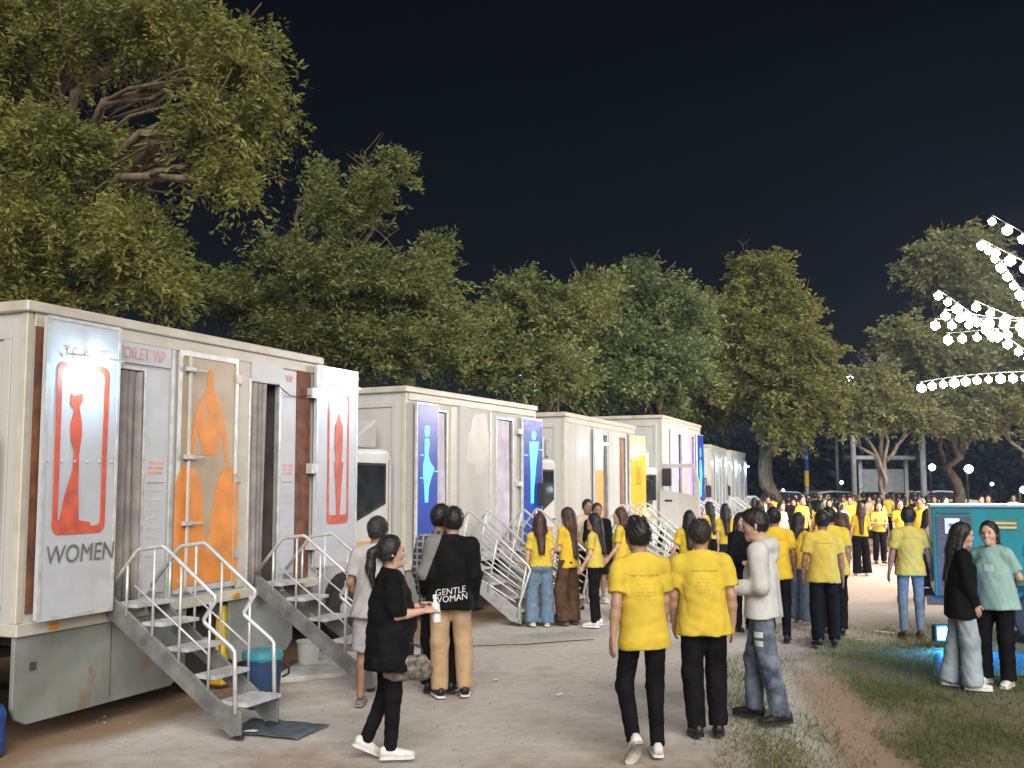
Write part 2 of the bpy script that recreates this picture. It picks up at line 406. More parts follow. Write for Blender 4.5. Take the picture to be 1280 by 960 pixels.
def yellow_shirt(k=0):
    """yellow cotton with a printed block of small text across the back"""
    nm = 'yellow_tee%d' % k
    if nm in MATS: return MATS[nm]
    m = cloth(nm, ((0.63, 0.455, 0.055), (0.60, 0.45, 0.085), (0.64, 0.43, 0.040), (0.52, 0.41, 0.09))[k], var=0.06, bump=0.14)
    nt = m.node_tree; N = nt.nodes; L = nt.links; b = N['Principled BSDF']
    src = b.inputs['Base Color'].links[0].from_socket
    tc = N.new('ShaderNodeTexCoord'); sp = N.new('ShaderNodeSeparateXYZ'); L.new(tc.outputs['Object'], sp.inputs[0])
    def mth(op, a, b_=None):
        n = N.new('ShaderNodeMath'); n.operation = op
        for i, q in enumerate((a, b_)):
            if q is None: continue
            if isinstance(q, (int, float)): n.inputs[i].default_value = q
            else: L.new(q, n.inputs[i])
        return n.outputs[0]
    X, Y, Z = sp.outputs
    back = mth('LESS_THAN', Y, -0.03)
    def band(z0, z1, w): return mth('MULTIPLY', mth('MULTIPLY', mth('GREATER_THAN', Z, z0), mth('LESS_THAN', Z, z1)), mth('LESS_THAN', mth('ABSOLUTE', X), w))
    head = band(1.318, 1.332, 0.115)
    rows = mth('MULTIPLY', band(1.13, 1.285, 0.075), mth('GREATER_THAN', mth('SINE', mth('MULTIPLY', Z, 230.0)), 0.1))
    wz = N.new('ShaderNodeTexNoise'); wz.inputs['Scale'].default_value = 70
    L.new(tc.outputs['Object'], wz.inputs[0])
    ink = mth('GREATER_THAN', wz.outputs[0], 0.46)
    mask = mth('MULTIPLY', mth('MULTIPLY', mth('MAXIMUM', mth('MULTIPLY', head, 0.6), mth('MULTIPLY', rows, 0.28)), back), ink)
    mx = N.new('ShaderNodeMix'); mx.data_type = 'RGBA'; mx.inputs[7].default_value = (0.22, 0.15, 0.07, 1)
    L.new(mask, mx.inputs[0]); L.new(src, mx.inputs[6]); L.new(mx.outputs[2], b.inputs['Base Color'])
    return m

HANG_R = ((0.13, 0.02, -1), (0.06, 0.18, -1)); HANG_L = ((-0.13, 0.02, -1), (-0.06, 0.18, -1))
LEG_R = ((0.05, 0.0, -1), (0.02, -0.04, -1), 0); LEG_L = ((-0.05, 0.0, -1), (-0.02, -0.04, -1), 0)

def make_person(label, pos, yaw, h=1.68, sex='m', skin=1, arms=(HANG_R, HANG_L), legs=(LEG_R, LEG_L), feet_out=8,
                lean=0, twist=0, head_yaw=0, head_pitch=0, top=None, bottom=None, hair=('short', 'black'), shoes=('sneaker', None, None),
                roll=None, face=False, bulk=1.0, belly=0.0, res=0.014, seed=0, group=None, hands=(0.4, 0.4), extra=None, cat='person'):
    """top: dict(mat, style tee|long, hem z, loose, sleeve_mat); bottom: dict(mat, fit skinny|straight|wide|shorts); yaw: 0 walks away, 90 faces +X"""
    fem = sex == 'f'; rg = np.random.RandomState(seed + 11)
    if roll is None: roll = rg.uniform(-3.2, 3.2)
    if legs[0] is LEG_R and legs[1] is LEG_L:            # standing: weight on one leg, the other relaxed
        a_, b_ = rg.uniform(.05, .16), rg.uniform(.10, .22)
        rel = lambda s: ((s * .10, a_, -1), (s * .03, -b_, -1), 0)
        legs = (rel(1), ((-.02, -.01, -1), (.0, -.03, -1), 0)) if roll > 0 else (((.02, -.01, -1), (.0, -.03, -1), 0), rel(-1))
    arms = tuple((((sx * rg.uniform(.10, .22), rg.uniform(-.14, .12), -1), (sx * rg.uniform(-.05, .10), rg.uniform(.08, .55), -1)) if q in (HANG_R, HANG_L) else q) for q, sx in zip(arms, (1, -1)))
    sh = (0.152 if fem else 0.170) * (0.5 + 0.5 * bulk); hipx = 0.088
    # legs first: pelvis height from the lowest sole
    LT, LS = 0.41, 0.405
    J = {}
    zs = []
    for sd, (td, sd_, fp) in (('r', legs[0]), ('l', legs[1])):
        sx = 1 if sd == 'r' else -1
        hip = V3(sx * hipx, 0, 0.90); kn = hip + unit(td) * LT; an = kn + unit(sd_) * LS
        Rf = rotz(-sx * math.radians(feet_out)) @ rotx(-math.radians(fp))
        for q in ((0, -.08, -.085), (0, .17, -.085)): zs.append((an + Rf @ V3(*q))[2])
        J[sd] = [hip, kn, an, Rf]
    dz = V3(0, 0, -min(zs))
    for sd in 'rl': J[sd][:3] = [p + dz for p in J[sd][:3]]
    FP = Frame(np.eye(3), (0, 0, 0), dz)
    FT = Frame(rotz(-math.radians(twist)) @ roty(math.radians(roll)) @ rotx(-math.radians(lean)), (0, 0, 0.95), dz)
    FH0 = FT.then(rotz(-math.radians(head_yaw)) @ rotx(math.radians(head_pitch)), (0, 0.0, 1.46))
    FH = HeadFrame(FH0, 1.08, (0, 0.005, 1.46), -.016)
    A = {}
    for sd, (u, f_) in (('r', arms[0]), ('l', arms[1])):
        sx = 1 if sd == 'r' else -1
        s0 = FT.to((sx * sh, 0, 1.375)); e = s0 + FT.vec(unit(u)) * 0.275; w = e + FT.vec(unit(f_)) * 0.235
        A[sd] = [s0, e, w, FT.vec(unit(f_))]
    pts = np.array([FT.to((0, 0, 1.75)), J['r'][2], J['l'][2]] + A['r'][:3] + A['l'][:3])
    lo = np.minimum(pts.min(0) - 0.12, [-0.3, -0.28, 0.0]); hi = np.maximum(pts.max(0) + 0.12, [0.3, 0.3, 1.2]); lo[2] = min(lo[2], -0.02)
    ws = bulk
    # ---- body: one continuous skin surface
    F = Field(lo, hi, res)
    F.cone((-.05, 0, .92), (.05, 0, .92), .105 * ws, .105 * ws, FP, (1, 1.15, 1), 0.04)
    F.cone((0, 0, .98), (0, 0, 1.14), .118 * ws, .118 * ws, FT, (1, 1.35, 1), 0.04)
    F.cone((0, 0, 1.16), (0, 0, 1.30), .122 * ws, .128 * ws, FT, (1, 1.42, 1), 0.04)
    F.cone((-sh + .05, 0, 1.365), (sh - .05, 0, 1.365), .040, .040, FT, (1, 1, 1), 0.05)
    F.cone((0, -.005, 1.38), (0, .012, 1.54), .056 * (0.88 if fem else 1), .050 * (0.88 if fem else 1), FT, k=0.03)
    for sd in 'rl':
        s0, e, w, fd = A[sd]; am = (0.86 if fem else 1.0) * (0.4 + 0.6 * bulk)
        F.cone(s0, e, .042 * am, .038 * am, k=0.02); F.cone(e, e + (w - e) * 0.35, .039 * am, .040 * am, k=0.02); F.cone(e + (w - e) * 0.35, w, .040 * am, .025 * am, k=0.02)
        hp, kn, an, Rf = J[sd]
        F.cone(hp, kn, .072 * ws, .046, k=0.03); F.cone(kn, kn + (an - kn) * 0.3, .044, .046, k=0.02); F.cone(kn + (an - kn) * 0.3, an, .046, .031, k=0.015)
        F.cone(an, an + Rf @ V3(0, .1, -.055), .034, .024, k=0.02)
    v, f = F.extract(); parts = [(v, f)]
    # head with nose, brow, lips, ears in a finer grid
    c0 = FH.to((0, 0.02, 1.585)); hr = 0.006 if res < 0.018 else 0.011
    G = Field(c0 - 0.175, c0 + 0.175, hr)
    G.ball((0, .012, 1.612), 1.0, FH, (.076, .094, .098), k=0.02)
    G.D *= 0.08                                      # unit-sphere distance back to metres
    G.cone((0, .034, 1.575), (0, .050, 1.525), .060, .046, FH, (1, 1, 1), 0.03)
    G.cone((0, -.005, 1.40), (0, .006, 1.56), .052 * (0.86 if fem else 1), .050, FH, k=0.03)
    G.cone((-.028, .092, 1.622), (.028, .092, 1.622), .011, .011, FH, k=0.02)
    for sx in (-1, 1):
        G.carve((sx * .033, .118, 1.602), .020, FH)
        G.cone((sx * .045, .062, 1.575), (sx * .04, .068, 1.565), .020, .020, FH, k=0.02)
        G.cone((sx * .078, -.004, 1.605), (sx * .077, .004, 1.572), .017, .011, FH, (2.0, 1, 1), 0.006)
    G.cone((0, .098, 1.605), (0, .111, 1.570), .007, .012, FH, k=0.014)
    G.cone((-.014, .098, 1.540), (.014, .098, 1.540), .008, .008, FH, k=0.01)
    G.cone((-.014, .096, 1.528), (.014, .096, 1.528), .009, .009, FH, k=0.01)
    G.ball((0, .086, 1.505), .022, FH, k=0.02)
    G.plane((0, 0, 1.45), (0, 0, -1), FH)
    parts.append(G.extract())
    for sd, cu in (('r', hands[0]), ('l', hands[1])):
        s0, e, w, fd = A[sd]; sx = 1 if sd == 'r' else -1
        inw = FT.vec(V3(-sx, 0.1, 0.0)) if abs(fd[2]) > 0.6 else FT.vec(V3(-sx * 0.6, 0, -0.8))
        parts.append(hand_parts(w - fd * 0.012, fd, inw, curl=cu, sc=0.93 if fem else 1.03, thumb_in=1 if sd == 'l' else -1))
    S = h / 1.72
    root = empty('person', pos, -math.radians(yaw)); root.scale = (S, S, S)
    tag(root, label, cat, group)
    body = link_mesh('body', np_mesh('body', parts), SKINS[skin], root)
    P = {'root': root, 'body': body, 'FT': FT, 'FH': FH, 'FP': FP, 'J': J, 'A': A, 'S': S}
    # ---- bottom
    if bottom:
        fit = bottom.get('fit', 'straight')
        r_th, r_kn, r_an, cutz = {'skinny': (.086, .064, .049, 0.97), 'straight': (.090, .082, .074, 1.0), 'wide': (.094, .096, .108, 1.05), 'shorts': (.096, .098, .098, 0.0)}[fit]
        b = Field((lo[0], lo[1], -0.02), (hi[0], hi[1], dz[2] + 1.12), res)
        b.cone((-.05, -0.005, .93), (.05, -0.005, .93), .112 * ws, .112 * ws, FP, (1, 1.12, 1), 0.03)
        b.cone((0, 0, .96), (0, 0, 1.06), .118 * ws, .118 * ws, FP, (1, 1.22, 1), 0.03)
        for sx in (-1, 1): b.ball((sx * .065, -.045, .90), .086 * ws, FP, k=0.03)
        for sd in 'rl':
            hp, kn, an, Rf = J[sd]; ta = {'wide': 1.02}.get(fit, 0.97)
            if fit == 'shorts': b.cone(hp, kn + (kn - hp) * 0.1, r_th * ws, r_kn, k=0.02, cut=0.92)
            else:
                b.cone(hp, kn, r_th * ws, r_kn, k=0.025)
                b.cone(kn, an + (an - kn) * 0.12, r_kn, r_an, k=0.03, cut=0.93 if fit != 'wide' else 0.98)
        b.plane((0, 0, 1.07), (0, 0, 1), FP)
        b.wrinkle(0.006 if fit != 'skinny' else 0.005, 34, seed + 3, (1, 1, 0.8))
        P['trousers'] = link_mesh('shorts' if fit == 'shorts' else 'trousers', np_mesh('trousers', [b.extract()]), bottom['mat'], root)
    # ---- top
    if top:
        hem = top.get('hem', 0.86); lo_ = top.get('loose', 0.0); style = top.get('style', 'tee')
        t = Field((lo[0], lo[1], dz[2] + hem - 0.12), (hi[0], hi[1], dz[2] + 1.56), res)
        t.cone((0, 0, 1.17), (0, 0, 1.30), (.136 + lo_ * .5) * ws, (.142 + lo_ * .3) * ws, FT, (1, 1.35, 1), 0.04)
        for sx in (-1, 1): t.cone((sx * .060 * ws, -.012, hem - .02), (sx * .018, 0, 1.17), (.126 + lo_) * ws, (.116 + lo_ * .8) * ws, FT, (1, 1.02 if hem < .95 else 1.1, 1), 0.06)
        if belly: t.ball((0, .06 + belly * .3, 1.05), .12 + belly * .4, FT, (1, 1, 1.1), k=0.06)
        if fem:
            for sx in (-1, 1): t.ball((sx * .068, .075, 1.25), .062, FT, k=0.04)
        t.cone((-.06, -.005, 1.425), (-sh + .02, 0, 1.372), .050, .055 + lo_ * .3, FT, k=0.05)
        t.cone((.06, -.005, 1.425), (sh - .02, 0, 1.372), .050, .055 + lo_ * .3, FT, k=0.05)
        t.cone((0, -.005, 1.40), (0, 0.0, 1.45), .070, .066, FT, k=0.03)
        for sd in 'rl':
            s0, e, w, fd = A[sd]; am = (0.86 if fem else 1.0) * (0.4 + 0.6 * bulk)
            if style == 'tee':
                sl = top.get('sleeve', 0.72)
                t.cone(s0 + (e - s0) * 0.02, e, (.060 + lo_ * .3) * am, (.066 + lo_ * .5) * am, k=0.035, cut=sl)
            else:
                t.cone(s0, e, (.066 + lo_ * .4) * am, (.058 + lo_ * .5) * am, k=0.04); t.cone(e, w, (.058 + lo_ * .5) * am, .044 + lo_ * .3, k=0.03, cut=1.0)
        t.plane((0, 0, hem), (0, 0, -1), FT)
        t.plane((0, 0, 1.462), (0, 0.25, 1), FT)
        t.wrinkle(top.get('wr', 0.010) * .75, 22, seed, (1, 1, 0.5))
        if style == 'hood':
            t.cone((-.07, -.075, 1.43), (.07, -.075, 1.43), .055, .055, FT, k=0.04); t.cone((0, -.10, 1.40), (0, -.11, 1.34), .075, .05, FT, (1, 1.3, 1), 0.04)
        P['top'] = link_mesh(top.get('name', 'shirt'), np_mesh('shirt', [t.extract()]), top['mat'], root)
    # ---- hair
    st, hc = hair[0], hair[1]
    if st != 'none':
        ln = {'long': 0.30, 'verylong': 0.42, 'bob': 0.10}.get(st, 0.0)
        c1 = FH.to((0, 0, 1.6))
        H_ = Field(c1 - V3(.20, .27, .20 + (ln + .3 if ln or st == 'pony' else 0)), c1 + V3(.20, .22, .20), 0.008 if res < 0.018 else 0.014)
        H_.ball((0, .004, 1.622), 1.0, FH, (.087, .104, .108 if st != 'short_m' else .112)); H_.D *= 0.09
        if st == 'spiky':
            for q in range(16):
                a = rg.rand() * 6.28; rr = 0.055 * math.sqrt(rg.rand())
                H_.cone((rr * math.cos(a), .0 + rr * 1.2 * math.sin(a), 1.70), (rr * 1.35 * math.cos(a), .0 + rr * 1.6 * math.sin(a), 1.722 + .014 * rg.rand()), .022, .007, FH, k=0.02)
        if st == 'fringe': H_.ball((0, .055, 1.665), .062, FH, (1.1, 1, .8), k=0.03)
        if st == 'balding': H_.carve((0, -.02, 1.76), .060, FH)
        # open the face
        H_.plane((0, .048 if st != 'balding' else .0, 1.62), (0, .80, -.60), FH) if st not in ('long', 'verylong', 'pony', 'bob') else H_.plane((0, .050, 1.61), (0, .86, -.5), FH)
        H_.plane((0, .082 if st != 'fringe' else .11, 1.60), (0, 1, .05), FH)
        if not ln: H_.plane((0, 0, 1.535), (0, 0.35, -1), FH)
        if ln:
            FB = FT
            H_.cone((0, -.045, 1.60), (0, -.075, 1.44), .080, .078, FH, (1, 1.25, 1), 0.03)
            H_.cone((0, -.075, 1.46), (0, -.150, 1.44 - ln), .078, .050, FB, (1, 1.5, 1), 0.03)
            for sx in (-1, 1): H_.cone((sx * .065, -.012, 1.62), (sx * .082, -.03, 1.47), .026, .03, FH, k=0.03)
        if st == 'pony':
            H_.cone((0, -.09, 1.63), (0, -.135, 1.60), .030, .032, FH, k=0.02)
            H_.cone((0, -.135, 1.60), (0, -.150, 1.50), .034, .036, FH, k=0.02); H_.cone((0, -.150, 1.50), (0, -.135, 1.34), .036, .012, FH, k=0.02)
        H_.wrinkle(0.006 if st == 'spiky' else 0.0045, 120 if st != 'spiky' else 95, seed + 7, (1, 1, 0.12) if ln or st == 'pony' else (1, 1, 0.6))
        hv, hf = H_.extract(); parts = [(hv, hf)]
        # loose strands: thin tapered slivers that break the outline
        ns = 1500 if res < 0.018 else (500 if res < .025 else 0)
        if ns:
            q = hf[rg.randint(0, len(hf), ns)]; c3 = hv[q].mean(1); nn = np.cross(hv[q[:, 1]] - hv[q[:, 0]], hv[q[:, 2]] - hv[q[:, 0]]); nn /= np.linalg.norm(nn, axis=1)[:, None] + 1e-9
            longh = bool(ln) or st == 'pony'; L_ = rg.uniform(.03, .075, ns) if longh else rg.uniform(.008, .022, ns)
            dv = nn * (.22 if longh else .55) + np.array([0, -.25, -1.0 if longh else -.15]) * (.8 if longh else .5) + rg.randn(ns, 3) * .22
            dv /= np.linalg.norm(dv, axis=1)[:, None]; sdv = np.cross(dv, nn); sdv /= np.linalg.norm(sdv, axis=1)[:, None] + 1e-9
            b0 = c3 - nn * .004; w_ = .0022
            tv = np.stack([b0 - sdv * w_, b0 + sdv * w_, b0 + dv * L_[:, None]], 1).reshape(-1, 3); parts.append((tv, np.arange(ns * 3).reshape(ns, 3)))
        P['hair'] = link_mesh('hair', np_mesh('hair', parts), HAIR[hc], root)
    # ---- shoes
    if shoes[0]:
        for sd in 'rl':
            hp, kn, an, Rf = J[sd]; (uv, uf), (sv, sf) = shoe_mesh('shoe', an, Rf, 'sneaker' if shoes[0] == 'sneaker' else 'sandal')
            so = link_mesh('shoe', np_mesh('shoe', [(uv, uf)]), shoes[1], root)
            link_mesh('sole', np_mesh('sole', [(sv, sf)]), shoes[2] or shoes[1], so)
    if face:
        for sx in (-1, 1):
            for nm, c, rad, mt in (('eye', (sx * .033, .0965, 1.603), (.0125, .006, .006), EYE), ('eyebrow', (sx * .034, .1005, 1.625), (.018, .005, .0035), BROW)):
                me = bpy.data.meshes.new(nm); bm = bmesh.new(); bmesh.ops.create_icosphere(bm, subdivisions=2, radius=1.0)
                for q in bm.verts: q.co = Vector(FH.to((c[0] + q.co.x * rad[0], c[1] + q.co.y * rad[1], c[2] + q.co.z * rad[2])))
                bm.to_mesh(me); bm.free(); link_mesh(nm, me, mt, body, True)
        me = bpy.data.meshes.new('mouth'); bm = bmesh.new(); bmesh.ops.create_icosphere(bm, subdivisions=2, radius=1.0)
        for q in bm.verts: q.co = Vector(FH.to((q.co.x * .017, .1010 + q.co.y * .006, 1.534 + q.co.z * .007)))
        bm.to_mesh(me); bm.free(); link_mesh('mouth', me, LIP, body, True)
    return P

def wrap_on(me, target, direction, start, off=0.003):
    """lay a flat mesh on a garment: every vertex is dropped along direction onto the target's surface"""
    bm = bmesh.new(); bm.from_mesh(target.data); bvh = BVHTree.FromBMesh(bm); bm.free()
    d = Vector(direction).normalized()
    for v in me.vertices:
        hit = bvh.ray_cast(v.co - d * start, d)
        if hit[0] is not None: v.co = hit[0] - d * off
    me.update()
# ------------------------------------------------------------------ ground
def ground_material():
    m = bpy.data.materials.new('trodden_ground'); m.use_nodes = True
    N = m.node_tree.nodes; L = m.node_tree.links; b = N['Principled BSDF']
    b.inputs['Roughness'].default_value = 0.92; b.inputs['Specular IOR Level'].default_value = 0.2
    tc = N.new('ShaderNodeTexCoord'); sp = N.new('ShaderNodeSeparateXYZ'); L.new(tc.outputs['Object'], sp.inputs[0])
    def noise(scale, detail=5, rough=.55):
        n = N.new('ShaderNodeTexNoise'); n.inputs['Scale'].default_value = scale; n.inputs['Detail'].default_value = detail
        n.inputs['Roughness'].default_value = rough; L.new(tc.outputs['Object'], n.inputs[0]); return n.outputs[0]
    def mth(op, a, c=None, cl=False):
        n = N.new('ShaderNodeMath'); n.operation = op; n.use_clamp = cl
        for i, q in enumerate((a, c)):
            if q is None: continue
            if isinstance(q, (int, float)): n.inputs[i].default_value = q
            else: L.new(q, n.inputs[i])
        return n.outputs[0]
    def ramp(v, lo, hi):
        n = N.new('ShaderNodeMapRange'); n.interpolation_type = 'SMOOTHSTEP'
        for i, q in ((0, v), (1, lo), (2, hi)):
            if isinstance(q, (int, float)): n.inputs[i].default_value = q
            else: L.new(q, n.inputs[i])
        return n.outputs[0]
    def mix(f, a, c):
        n = N.new('ShaderNodeMix'); n.data_type = 'RGBA'
        for i, q in ((0, f), (6, a), (7, c)):
            if isinstance(q, tuple): n.inputs[i].default_value = (*q, 1)
            elif isinstance(q, (int, float)): n.inputs[i].default_value = q
            else: L.new(q, n.inputs[i])
        return n.outputs[2]
    X, Y, Z = sp.outputs
    n1 = noise(.9, 6); n2 = noise(7, 5); n3 = noise(60, 3); n4 = noise(.35, 4)
    sand = mix(ramp(n2, .35, .65), (0.51, 0.47, 0.43), (0.43, 0.39, 0.35))
    sand = mix(ramp(n3, .42, .7), sand, (0.54, 0.50, 0.46))
    dirt = mix(ramp(n2, .3, .7), (0.36, 0.27, 0.20), (0.27, 0.20, 0.145))
    # bare earth: towards the foreground and along the foot path, broken by noise
    wob = mth('MULTIPLY', mth('SUBTRACT', n1, .5), 3.2)
    near = ramp(mth('ADD', Y, wob), 8.3, 7.0)
    mid = ramp(n4, .50, .62)
    col = mix(mth('MULTIPLY', near, .85), sand, dirt)
    col = mix(mth('MULTIPLY', mid, .35), col, dirt)
    # brown soil under and beside the trucks
    dist = mth('ADD', mth('SUBTRACT', mth('MULTIPLY', X, .925), mth('MULTIPLY', mth('SUBTRACT', Y, 7.97), .38)), 3.506)
    beside = ramp(mth('ADD', dist, mth('MULTIPLY', wob, .12)), .62, .18)
    col = mix(mth('MULTIPLY', beside, .9), col, (0.24, 0.145, 0.075))
    # damp grey streaks
    col = mix(mth('MULTIPLY', ramp(noise(.55, 5), .56, .66), .40), col, (0.22, 0.21, 0.20))
    # grassy soil on the right
    gx = mth('ADD', mth('SUBTRACT', X, mth('MULTIPLY', mth('SUBTRACT', Y, 8.0), .22)), mth('MULTIPLY', wob, .35))
    grassy = mth('MULTIPLY', ramp(gx, 2.0, 3.0), ramp(Y, 17.5, 12.5))
    col = mix(mth('MULTIPLY', grassy, .85), col, (0.15, 0.13, 0.07))
    px = mth('ABSOLUTE', mth('SUBTRACT', X, mth('ADD', 2.72, mth('MULTIPLY', mth('SUBTRACT', Y, 8.0), .17))))
    path = mth('MULTIPLY', ramp(mth('ADD', px, mth('MULTIPLY', wob, .12)), .42, .15), ramp(Y, 12.0, 10.5))
    col = mix(mth('MULTIPLY', path, .9), col, (0.33, 0.225, 0.155))
    # trampled court before the crowd: warm bulb light put into its pale pink colour
    court = mth('MULTIPLY', ramp(mth('ADD', Y, wob), 15.5, 19.0), ramp(X, 3.0, 5.5))
    col = mix(court, col, mix(ramp(n2, .3, .7), (0.55, 0.44, 0.36), (0.48, 0.38, 0.30)))
    far = ramp(Y, 58.0, 75.0); col = mix(far, col, (0.03, 0.035, 0.025))  # distant ground near black: the unlit background put into its colour
    L.new(col, b.inputs['Base Color'])
    bp = N.new('ShaderNodeBump'); bp.inputs['Strength'].default_value = .38; bp.inputs['Distance'].default_value = .03
    L.new(mth('ADD', mth('MULTIPLY', n2, .8), mth('MULTIPLY', n3, .5)), bp.inputs['Height']); L.new(bp.outputs[0], b.inputs['Normal'])
    return m
rg = np.random.RandomState(5)
xs = np.concatenate([np.linspace(-150, -14, 8), np.linspace(-12, 16, 141), np.linspace(18, 150, 10)])
ys = np.concatenate([np.linspace(-60, 2, 5), np.linspace(3, 30, 136), np.linspace(32, 190, 12)])
gx_, gy_ = np.meshgrid(xs, ys, indexing='ij')
gz_ = 0.012 * np.sin(gx_ * 1.9 + np.sin(gy_ * 1.3)) * np.sin(gy_ * 1.6 + gx_ * .4) + 0.006 * np.sin(gx_ * 5.1 + gy_ * 3.3)
gz_ *= ((np.abs(gx_ - 2) < 14) & (gy_ > 2) & (gy_ < 31)); gz_ -= 0.012
nx_, ny_ = gx_.shape
idx_ = np.arange(nx_ * ny_).reshape(nx_, ny_)
fq = np.stack([idx_[:-1, :-1], idx_[1:, :-1], idx_[1:, 1:], idx_[:-1, 1:]], -1).reshape(-1, 4)
gme = bpy.data.meshes.new('ground'); gme.from_pydata(np.stack([gx_, gy_, gz_], -1).reshape(-1, 3).tolist(), [], fq.tolist())
ground = link_mesh('ground', gme, ground_material(), None, True); tag(ground, 'trodden sandy ground with bare earth and grass', 'ground', kind='structure')

def batch_mesh(name, V, Fs, mat, parent=None, attr=None):
    """fast mesh from numpy arrays; V (n,3), Fs (m,k)"""
    me = bpy.data.meshes.new(name); n, k = Fs.shape
    me.vertices.add(len(V)); me.vertices.foreach_set('co', V.astype(np.float32).ravel())
    me.loops.add(n * k); me.loops.foreach_set('vertex_index', Fs.astype(np.int32).ravel())
    me.polygons.add(n); me.polygons.foreach_set('loop_start', np.arange(0, n * k, k, dtype=np.int32))
    me.polygons.foreach_set('loop_total', np.full(n, k, np.int32))
    if attr is not None:
        a = me.attributes.new('tone', 'FLOAT', 'FACE'); a.data.foreach_set('value', attr.astype(np.float32))
    me.update(calc_edges=True)
    return link_mesh(name, me, mat, parent)

def leaf_mat(name, c1, c2, c3=None):
    m = bpy.data.materials.new(name); m.use_nodes = True; N = m.node_tree.nodes; L = m.node_tree.links
    b = N['Principled BSDF']; b.inputs['Roughness'].default_value = .6; b.inputs['Specular IOR Level'].default_value = .25
    at_ = N.new('ShaderNodeAttribute'); at_.attribute_name = 'tone'
    cr = N.new('ShaderNodeValToRGB'); cr.color_ramp.elements[0].color = (*c1, 1); cr.color_ramp.elements[1].color = (*c2, 1)
    if c3: e = cr.color_ramp.elements.new(.88); e.color = (*c2, 1); cr.color_ramp.elements[2].color = (*c3, 1)
    L.new(at_.outputs['Fac'], cr.inputs[0]); L.new(cr.outputs[0], b.inputs['Base Color'])
    tr = N.new('ShaderNodeBsdfTranslucent'); L.new(cr.outputs[0], tr.inputs[0]); ms = N.new('ShaderNodeMixShader'); ms.inputs[0].default_value = .45
    L.new(b.outputs[0], ms.inputs[1]); L.new(tr.outputs[0], ms.inputs[2]); L.new(ms.outputs[0], N['Material Output'].inputs[0])
    return m

# grass blades on the right
def grass():
    rg = np.random.RandomState(3); n = 300000
    X = rg.uniform(1.4, 9.5, n); Y = 5.6 + 9.5 * rg.rand(n) ** 1.2
    wob = np.sin(X * 2.1 + 1.3 * np.sin(Y * 1.7)) * .5 + np.sin(Y * 2.7 + X) * .35
    gx = X - (Y - 8) * .22 + wob * .35
    dens = np.clip((gx - 2.0) / 1.0, 0, 1) * np.clip((15.5 - Y) / 4.0, 0, 1)
    strip = np.exp(-((X - 1.95 - (Y - 8) * .16) / .28) ** 2) * np.clip((12.5 - Y) / 3, 0, 1)
    path = np.exp(-((X - 2.72 - (Y - 8) * .17 + wob * .1) / .30) ** 2)
    patch = np.clip(.5 + .6 * np.sin(X * 1.3 + 2 + np.sin(Y * 2.3)) * np.sin(Y * 1.1 + .5 + .8 * np.sin(X * 2.9)), .12, 1)
    keep = rg.rand(n) < np.clip(np.maximum(dens * patch, strip * .6) * (1 - path * .97), 0, 1)
    X, Y = X[keep], Y[keep]; n = len(X)
    hgt = rg.uniform(.02, .062, n) * (.6 + .6 * rg.rand(n)) * (1 + .9 * (rg.rand(n) > .96)); a = rg.uniform(0, 6.28, n); w = rg.uniform(.0025, .0055, n)
    lx = rg.normal(0, .05, n); ly = rg.normal(0, .05, n)
    z0 = np.full(n, -.02)
    V = np.stack([np.stack([X - w * np.cos(a), Y - w * np.sin(a), z0], 1), np.stack([X + w * np.cos(a), Y + w * np.sin(a), z0], 1),
                  np.stack([X + lx, Y + ly, hgt], 1)], 1).reshape(-1, 3)
    o = batch_mesh('grass', V, np.arange(n * 3).reshape(n, 3), leaf_mat('grass_blade', (0.085, 0.13, 0.035), (0.18, 0.20, 0.07), (0.34, 0.27, 0.14)), None, rg.rand(n))
    tag(o, 'rough short grass around the footpath', 'grass', kind='stuff')
grass()
# loose gravel and litter
def pebbles():
    rg = np.random.RandomState(8); n = 2600
    X = rg.uniform(-4.5, 6.5, n); Y = 6.3 + 15 * rg.rand(n) ** 1.6; s = rg.uniform(.003, .011, n) * (1 + .6 * (rg.rand(n) > .95))
    base = np.array([(1, 0, 0), (-1, 0, 0), (0, 1, 0), (0, -1, 0), (0, 0, .8), (0, 0, -.6)], float)
    tri = np.array([(0, 2, 4), (2, 1, 4), (1, 3, 4), (3, 0, 4), (2, 0, 5), (1, 2, 5), (3, 1, 5), (0, 3, 5)])
    V = base[None] * (s[:, None, None] * rg.uniform(.6, 1.3, (n, 6, 1))) + np.stack([X, Y, s * .2 - .008], 1)[:, None]
    Fs = (tri[None] + 6 * np.arange(n)[:, None, None]).reshape(-1, 3)
    o = batch_mesh('gravel', V.reshape(-1, 3), Fs, pm('stone', (.38, .34, .31), rough=.9, var=.25, scale=3), None)
    tag(o, 'loose gravel scattered over the bare ground', 'gravel', kind='stuff')
pebbles()
